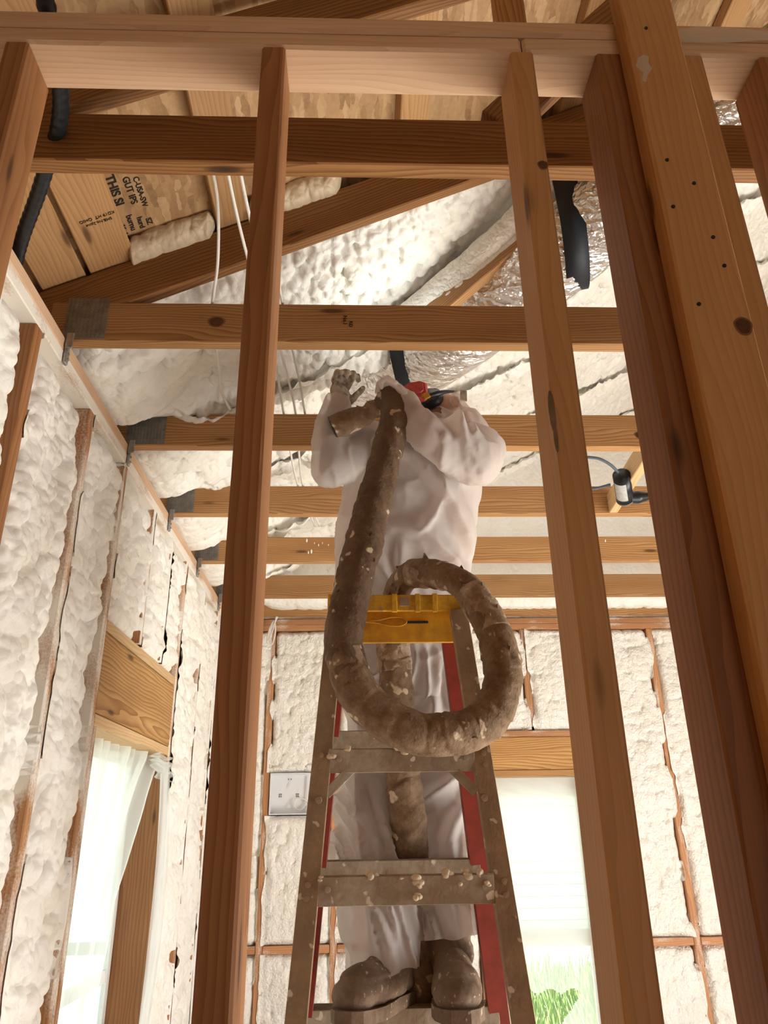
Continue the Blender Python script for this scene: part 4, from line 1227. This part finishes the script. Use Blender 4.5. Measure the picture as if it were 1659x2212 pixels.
# flayed tatters of the wrapping
for k in range(46):
    t_ = random.choice([random.uniform(.62, .98), random.uniform(.0, .62)])
    Ph, uh = (smooth_path(LOOP, 300) if k == 0 else (Ph, uh))
    i = int(t_ * 296) + 1
    p = Vector(Ph[i]); d = Vector(Ph[i + 1] - Ph[i - 1]).normalized()
    R = frame(d, (random.uniform(-1, 1), -1, random.uniform(-1, 1)))
    bm = bmesh.new()
    w = random.uniform(.006, .014); h = random.uniform(.006, .016)
    vs = [bm.verts.new(v) for v in ((-w, 0, .0), (w, 0, 0), (w * .3, .004, h), (-w * .4, .006, h * .8))]
    vs2 = [bm.verts.new(v.co + Vector((0, .0012, 0))) for v in vs]
    bm.faces.new(vs); bm.faces.new(vs2[::-1])
    for a in range(4): bm.faces.new((vs[a], vs2[a], vs2[(a + 1) % 4], vs[(a + 1) % 4]))
    from_bm('wrap_tatter', bm, M['hose_pale'] if t_ > .75 else M['hose'], hs, p + R @ Vector((0, 0, .036)), R)
# second sleeve that meets the hose at the hands, with an open rim
slv = [(.092, 1.93, 2.985), (.06, 1.945, 2.968), (.02, 1.955, 2.943), (-.03, 1.965, 2.925), (-.072, 1.975, 2.908)]
tube('hose_sleeve', slv, [.026, .024, .027, .032, .036, .038], M['hose'], hs, 120, 36, lambda th, u: .10 * np.sin(u * 150 + np.sin(th)) * (u < .10) + wrap(th, u) * .7, caps=False)
Rr = frame(Vector(slv[-1]) - Vector(slv[-2]), (0, 0, 1))
tube('sleeve_rim', [Vector(slv[-1]) + Rr @ Vector((0, .038 * math.cos(a), .038 * math.sin(a))) for a in np.linspace(0, 2 * math.pi, 22)], .0032, M['black'], hs, 60, 8)

# ------------------------------------------------------------------ worker
pr = empty('person', (.16, 2.2, 1.42), 'person in white coveralls on the stepladder reaching up between the beams', 'person')
M['body'] = simple('dark_work_clothes', (.13, .10, .10), .8, var=(9, (.18, .14, .14)))
TOR = [((.150, 2.33, 2.17), .155, .11), ((.150, 2.31, 2.30), .172, .12), ((.152, 2.275, 2.42), .178, .125), ((.150, 2.23, 2.56), .175, .12), ((.165, 2.16, 2.72), .180, .125), ((.185, 2.11, 2.86), .185, .12), ((.205, 2.10, 2.94), .165, .10), ((.235, 2.115, 3.0), .07, .07)]
LG1 = [(.085, 2.33, 2.25), (.045, 2.29, 1.90), (.075, 2.30, 1.50)]
LG2 = [(.230, 2.33, 2.25), (.238, 2.29, 1.90), (.242, 2.30, 1.50)]
AR = [(.365, 2.10, 2.92), (.345, 1.945, 2.785), (.205, 1.895, 2.835), (.152, 1.892, 2.90), (.138, 1.90, 2.965)]
AL = [(.03, 2.10, 2.92), (-.075, 2.02, 2.80), (-.080, 2.02, 2.94), (-.066, 2.03, 3.02)]
HEAD = Vector((.285, 2.20, 3.065))
bm = bmesh.new()
loft(bm, [(c, rx * .78, ry * .8) for c, rx, ry in TOR])
limb(bm, LG1, [.082, .058, .045]); limb(bm, LG2, [.082, .058, .045])
limb(bm, AR, [.052, .043, .036, .030, .026]); limb(bm, AL, [.052, .043, .032, .027])
limb(bm, [(.235, 2.115, 2.98), HEAD + Vector((-.01, -.01, -.06))], [.055, .05])
ell(bm, HEAD, (.076, .092, .098))
fd = Vector((-.42, -.62, .66)).normalized()       # the face looks up towards the nozzle
RF_ = frame(fd, (0.3, .6, .8))
for p, r in ((Vector((.078, 0, .0)), (.022, .013, .026)), (Vector((.066, .03, .02)), (.014, .016, .012)), (Vector((.066, -.03, .02)), (.014, .016, .012)), (Vector((.07, 0, -.045)), (.02, .03, .018)), (Vector((.04, .06, .0)), (.03, .03, .04)), (Vector((.04, -.06, .0)), (.03, .03, .04)), (Vector((0, .083, 0)), (.014, .012, .03)), (Vector((0, -.083, 0)), (.014, .012, .03))):
    ell(bm, HEAD + RF_ @ p, r, RF_, 12)
body = fuse('body', bm, .008, M['body'], pr, 5)
body.data.materials.append(M['skin'])
for p_ in body.data.polygons:
    if (p_.center - HEAD).length < .125: p_.material_index = 1

def folds(co, no):
    x, y, z = co[:, 0], co[:, 1], co[:, 2]
    n = np.zeros(len(co))
    front = np.clip(-no[:, 1] * 1.6 + .1, 0, 1)
    def ridge(pts, amp, wid, zmin=-9):
        P_ = np.array(pts); best = np.full(len(co), 9.0); tt = np.zeros(len(co)); L = len(P_) - 1
        for k in range(L):
            a, b_ = P_[k], P_[k + 1]; d = b_ - a
            t_ = np.clip(((x - a[0]) * d[0] + (z - a[1]) * d[1]) / d.dot(d), 0, 1)
            cx, cz = a[0] + t_ * d[0], a[1] + t_ * d[1]
            q = np.hypot(x - cx, z - cz) * np.where((x - cx) * d[1] - (z - cz) * d[0] > 0, 1.0, .45)
            m_ = q < best; best = np.where(m_, q, best); tt = np.where(m_, (k + t_) / L, tt)
        return amp * np.exp(-(best / wid) ** 2) * np.sin(np.clip(tt, .04, .96) * math.pi) ** .5 * front
    tor = (z > 2.3) & (y > 1.9)
    for pts, amp, wid in FOLDS:
        n += ridge(pts, amp * 1.5, wid * .75)
    u = (x * 1.0 + z * .75) * 8; v = (z - .75 * x) * 3.2
    rid = 1 - np.abs(2 * fbm(u, v + y * 5, 2) - 1)
    up = np.clip((z - 2.2) / .12, 0, 1)
    n += up * (.013 * (rid ** 2 - .4))
    leg = 1 - up
    pl = 1 - np.abs(2 * fbm(x * 22 + y * 9 + 1.6 * np.sin(z * 7 + x * 9), z * 3.4, 2) - 1)
    n += leg * (.034 * (pl ** 4 - .25))
    n += .008 * (fbm(x * 22 + y * 15, z * 22, 3) - .5)
    cr = 1 - np.abs(2 * fbm(x * 17 + z * 6 + 3, z * 13 - x * 8 + y * 9, 2) - 1)
    n += .006 * (cr ** 5 - .2)
    hi = np.clip((z - 2.85) / .05, 0, 1)
    n *= (1 - .35 * hi)
    return n
FOLDS = [([(.075, 2.86), (.16, 2.82), (.26, 2.72), (.32, 2.62), (.35, 2.55)], .026, .022),
         ([(.10, 2.63), (.19, 2.62), (.26, 2.56), (.33, 2.47)], .024, .020),
         ([(.17, 2.61), (.225, 2.66), (.24, 2.71)], .016, .012),
         ([(.235, 2.80), (.245, 2.73), (.24, 2.68)], .014, .012),
         ([(.02, 2.62), (.06, 2.53), (.11, 2.45)], .016, .018),
         ([(.13, 2.60), (.12, 2.52), (.15, 2.45)], .012, .014),
         ([(.30, 2.95), (.32, 2.88), (.33, 2.80)], .020, .016),
         ([(.22, 2.93), (.27, 2.86), (.31, 2.78)], .022, .016),
         ([(.26, 2.94), (.27, 2.88), (.285, 2.82)], .014, .012),
         ([(.17, 2.92), (.20, 2.86), (.26, 2.80)], .014, .014)]
def cut_open(o, test):
    bm = bmesh.new(); bm.from_mesh(o.data)
    bmesh.ops.delete(bm, geom=[f for f in bm.faces if test(f.calc_center_median())], context='FACES')
    bm.to_mesh(o.data); bm.free()
bm = bmesh.new()
loft(bm, [((c[0] - .012 * (c[2] < 2.8), c[1], c[2]), rx * 1.10 + (.018 if c[2] < 2.8 else .006), ry * 1.12) for c, rx, ry in TOR])
limb(bm, LG1[:2] + [(.038, 2.26, 1.73), (.055, 2.225, 1.60), (.084, 2.205, 1.44)], [.105, .096, .102, .106, .098])
limb(bm, LG2[:2] + [(.238, 2.26, 1.72), (.240, 2.245, 1.60), (.240, 2.24, 1.48)], [.105, .080, .076, .084, .078])
limb(bm, [AR[0], (.365, 2.02, 2.85), AR[1], AR[2], AR[3], (.142, 1.895, 2.945)], [.074, .080, .076, .056, .040, .036])
limb(bm, [AL[0], (-.02, 2.06, 2.85), AL[1], (-.088, 2.015, 2.88), AL[2], AL[3]], [.080, .072, .064, .056, .052, .044])
cov = fuse('coverall', bm, .0075, M['coverall'], pr, 4, folds)
hem = lambda x_: (1.478 + .14 * (x_ - .066) if x_ < .155 else 1.54 + .10 * abs(x_ - .20)) + .004 * math.sin(x_ * 70)
wrist = Vector(AL[3]); wdir = Vector((.3, .1, 1)).normalized()
cut_open(cov, lambda c: c.z < hem(c.x) or (c.x < .0 and (c - wrist).dot(wdir) > .028))
bm = bmesh.new(); bm.from_mesh(cov.data)
for v in bm.verts:
    if v.is_boundary:
        if v.co.z < 1.7: v.co.z = hem(v.co.x)
        else: v.co -= wdir * ((v.co - wrist).dot(wdir) - .024)
bm.to_mesh(cov.data); bm.free()
bm = bmesh.new()
ell(bm, HEAD + Vector((.012, .02, -.002)), (.104, .11, .108)); limb(bm, [(.225, 2.12, 2.94), HEAD + Vector((.02, .02, -.06))], [.115, .09]); limb(bm, [(.35, 2.11, 2.97), HEAD + Vector((.03, .0, -.03))], [.075, .07])
hood = fuse('hood', bm, .007, M['coverall'], pr, 4, lambda co, no: .016 * ((1 - np.abs(2 * fbm(co[:, 0] * 26 + co[:, 2] * 10, co[:, 1] * 14 + co[:, 2] * 16, 2) - 1)) ** 2 - .4))
cut_open(hood, lambda c: (c - HEAD).dot(fd) > .072)
bm = bmesh.new(); bm.from_mesh(hood.data)
for v in bm.verts:
    if v.is_boundary: v.co -= fd * ((v.co - HEAD).dot(fd) - .070)
bm.to_mesh(hood.data); bm.free()
# respirator
rs = None
bm = bmesh.new()
ell(bm, HEAD + RF_ @ Vector((.088, 0, -.030)), (.034, .046, .050), RF_); ell(bm, HEAD + RF_ @ Vector((.112, 0, -.032)), (.018, .022, .022), RF_)
rs = fuse('respirator', bm, .005, M['respirator'], pr, 3)
def cartridge(c, nrm, up, name='filter_cartridge'):
    R = frame(Vector(nrm), up)
    bm = bmesh.new()
    def slab(x0, x1, s0, s1):
        out = [(-.038, -.022), (-.024, -.030), (.024, -.030), (.038, -.018), (.036, .020), (.018, .031), (-.018, .031), (-.036, .020)]
        A = [bm.verts.new((x0, a * s0, b * s0)) for a, b in out]; B = [bm.verts.new((x1, a * s1, b * s1)) for a, b in out]
        for k in range(8): bm.faces.new((A[k], A[(k + 1) % 8], B[(k + 1) % 8], B[k]))
        bm.faces.new(A[::-1]); bm.faces.new(B)
    slab(-.03, .0, .92, 1.0); slab(.0, .006, 1.0, .86); slab(.006, .009, .70, .66)
    o = from_bm(name, bm, M['red_filter'], rs, c, R)
    bm = bmesh.new(); cyl_bm(bm, (-.045, 0, 0), (-.03, 0, 0), .024, 18)
    return o
fc = Vector((.178, 1.985, 3.052))
cartridge(fc, (-.22, -.90, .12), (0, .1, 1))
bm = bmesh.new(); limb(bm, [fc + Vector((.004, .03, -.005)), HEAD + RF_ @ Vector((.10, .02, -.03))], [.021, .024])
from_bm('filter_socket', bm, M['respirator'], rs, (0, 0, 0), None, True)
bm = bmesh.new(); bm_box(bm, (-.012, -.004, -.011), (.012, .004, .011), .003, 2)
from_bm('yellow_latch', bm, M['yellow_dirty'], rs, fc + Vector((.030, -.012, -.030)), frame((1, 0, .6), (0, 0, 1)))
tube('head_strap', [fc + Vector((.035, .02, -.012)), (.245, 2.01, 3.053), (.275, 2.025, 3.070), (.305, 2.05, 3.088)], [.008, .009, .006, .004], M['respirator'], rs, 40, 10)
bm = bmesh.new(); bm_box(bm, (-.011, -.003, -.024), (.011, .003, .024), .002, 2)
from_bm('strap_tab', bm, M['glove'], rs, (.338, 2.055, 3.075), frame((1, .1, -.1), (.2, .3, 1)))

def hand(c, fdir, palm, side, mat, name, curl=1.0, scale=1.0):
    """palm at c; fdir = fingers' first direction, palm = palm normal (curl side), side=+1/-1 thumb side"""
    f = Vector(fdir).normalized(); pn = Vector(palm); pn = (pn - f * pn.dot(f)).normalized(); s = f.cross(pn) * side
    k = scale
    bm = bmesh.new()
    R = Matrix((f, s, pn)).transposed()
    ell(bm, Vector(c), (.046 * k, .042 * k, .017 * k), R)
    limb(bm, [Vector(c) - f * .05 * k, Vector(c) - f * .02 * k], [.026 * k, .03 * k])
    for j, (off, L) in enumerate(((.030, .080), (.010, .090), (-.011, .084), (-.031, .066))):
        p = Vector(c) + f * .036 * k + s * off * k
        pts = [p]; a = .35 * curl
        for seg_, l_ in enumerate((.45, .32, .25)):
            dvec = f * math.cos(a) + pn * math.sin(a) + s * off * 2.0 * (1 - seg_ * .5)
            p = p + dvec.normalized() * L * l_ * k; pts.append(p); a += (.95 + .08 * j) * curl
        limb(bm, pts, [.0105 * k, .0098 * k, .0090 * k, .0078 * k])
    p = Vector(c) - f * .020 * k + s * .036 * k
    d1 = (s * .45 + f * .75 + pn * .45).normalized(); d2 = (s * .1 + f * .6 + pn * .85).normalized()
    limb(bm, [p, p + d1 * .032 * k, p + d1 * .032 * k + d2 * .022 * k, p + d1 * .032 * k + d2 * .042 * k], [.0145 * k, .012 * k, .0105 * k, .009 * k])
    return fuse(name, bm, .0042, mat, pr, 2, lambda co, no: .004 * (fbm(co[:, 0] * 90, co[:, 2] * 90 + co[:, 1] * 60, 2) - .5))
hand((-.056, 2.02, 3.058), (.10, -.10, 1), (.65, -.70, .1), 1, M['glove'], 'glove', 1.25, .95)
hand((.135, 1.892, 2.975), (-.55, -.05, .75), (-.6, .25, -.5), -1, M['coverall'], 'glove', .95, .95)

# boots
def boot(toe, heel, ankle, name='boot'):
    toe, heel, ankle = Vector(toe), Vector(heel), Vector(ankle)
    d = (toe - heel); d.z = 0; L = d.length; d.normalize(); s = Vector((d.y, -d.x, 0))
    R = Matrix((d, s, Vector((0, 0, 1)))).transposed()
    z0 = toe.z
    bm = bmesh.new()
    at = lambda a, b_, c_: Vector((heel.x, heel.y, z0)) + d * a * L + s * b_ + Vector((0, 0, c_))
    ell(bm, at(.82, 0, .054), (.075, .061, .052), R); ell(bm, at(.98, .002, .048), (.056, .057, .042), R)
    ell(bm, at(.62, 0, .052), (.085, .056, .054), R); ell(bm, at(.40, 0, .06), (.080, .052, .066), R)
    ell(bm, at(.16, 0, .055), (.058, .045, .054), R); ell(bm, at(.20, 0, .12), (.056, .046, .06), R)
    limb(bm, [at(.22, 0, .10), ankle, ankle + Vector((0, .005, .10))], [.054, .057, .060])
    def d_(co, no):
        return .006 * (fbm(co[:, 0] * 40 + co[:, 1] * 30, co[:, 2] * 45, 3) - .5) + .006 * ((1 - np.abs(2 * fbm(co[:, 2] * 30, co[:, 0] * 8, 2) - 1)) ** 3) * (co[:, 2] > z0 + .08)
    o = fuse(name, bm, .0055, M['boot'], pr, 5, d_)
    # lugged sole
    bm = bmesh.new()
    prof = [(-.02, .034), (.05, .046), (.25, .046), (.45, .046), (.65, .057), (.85, .062), (1.02, .057), (1.14, .043), (1.21, .022)]
    outl = [at(a, w, 0) for a, w in prof] + [at(a, -w, 0) for a, w in reversed(prof)]
    lo = [bm.verts.new(p + Vector((0, 0, -.002))) for p in outl]; mid_ = [bm.verts.new(p + Vector((0, 0, .014))) for p in outl]; hi = [bm.verts.new(p + Vector((0, 0, .026))) for p in outl]
    n = len(lo)
    for A, B in ((lo, mid_), (mid_, hi)):
        for k in range(n): bm.faces.new((A[k], A[(k + 1) % n], B[(k + 1) % n], B[k]))
    bm.faces.new(lo[::-1]); bm.faces.new(hi)
    from_bm('sole', bm, M['boot'], o)
    return o
ZS = 1.401
boot((-.008, 2.035, ZS), (.118, 2.255, ZS), (.098, 2.25, 1.54))
boot((.230, 2.02, ZS), (.240, 2.275, ZS), (.240, 2.255, 1.55))

# ------------------------------------------------------------------ outside
hb = empty('neighbour_house', (3.5, 16, -.15), 'pale house seen hazily through the far window', 'house')
bm = bmesh.new()
for k in range(20):
    bm_box(bm, (-3.5, 16 - .02, -.14 + k * .2), (11.5, 16.2, -.14 + k * .2 + .192))
from_bm('siding_wall', bm, M['siding'], hb)
box('roof', (-3.9, 15.5, 3.87), (11.9, 17.5, 4.0), M['vinyl'], hb)
gr = bmesh.new()
for k in range(3600):
    x = random.uniform(.6, 3.8); y = random.uniform(8.2, 12.5); h = random.uniform(.14, .42)
    a = random.uniform(0, math.pi); w = .013
    dx, dy = math.cos(a) * w, math.sin(a) * w; lx, ly = random.uniform(-.1, .1), random.uniform(-.1, .1)
    vs = [gr.verts.new((x - dx, y - dy, -.15)), gr.verts.new((x + dx, y + dy, -.15)), gr.verts.new((x + lx * .4 + dx * .7, y + ly * .4 + dy * .7, -.15 + h * .6)), gr.verts.new((x + lx * .4 - dx * .7, y + ly * .4 - dy * .7, -.15 + h * .6)), gr.verts.new((x + lx, y + ly, -.15 + h))]
    gr.faces.new(vs[:4]); gr.faces.new((vs[3], vs[2], vs[4]))
tag(from_bm('grass', gr, M['grass']), 'tall green grass outside the far window', 'grass', kind='stuff')
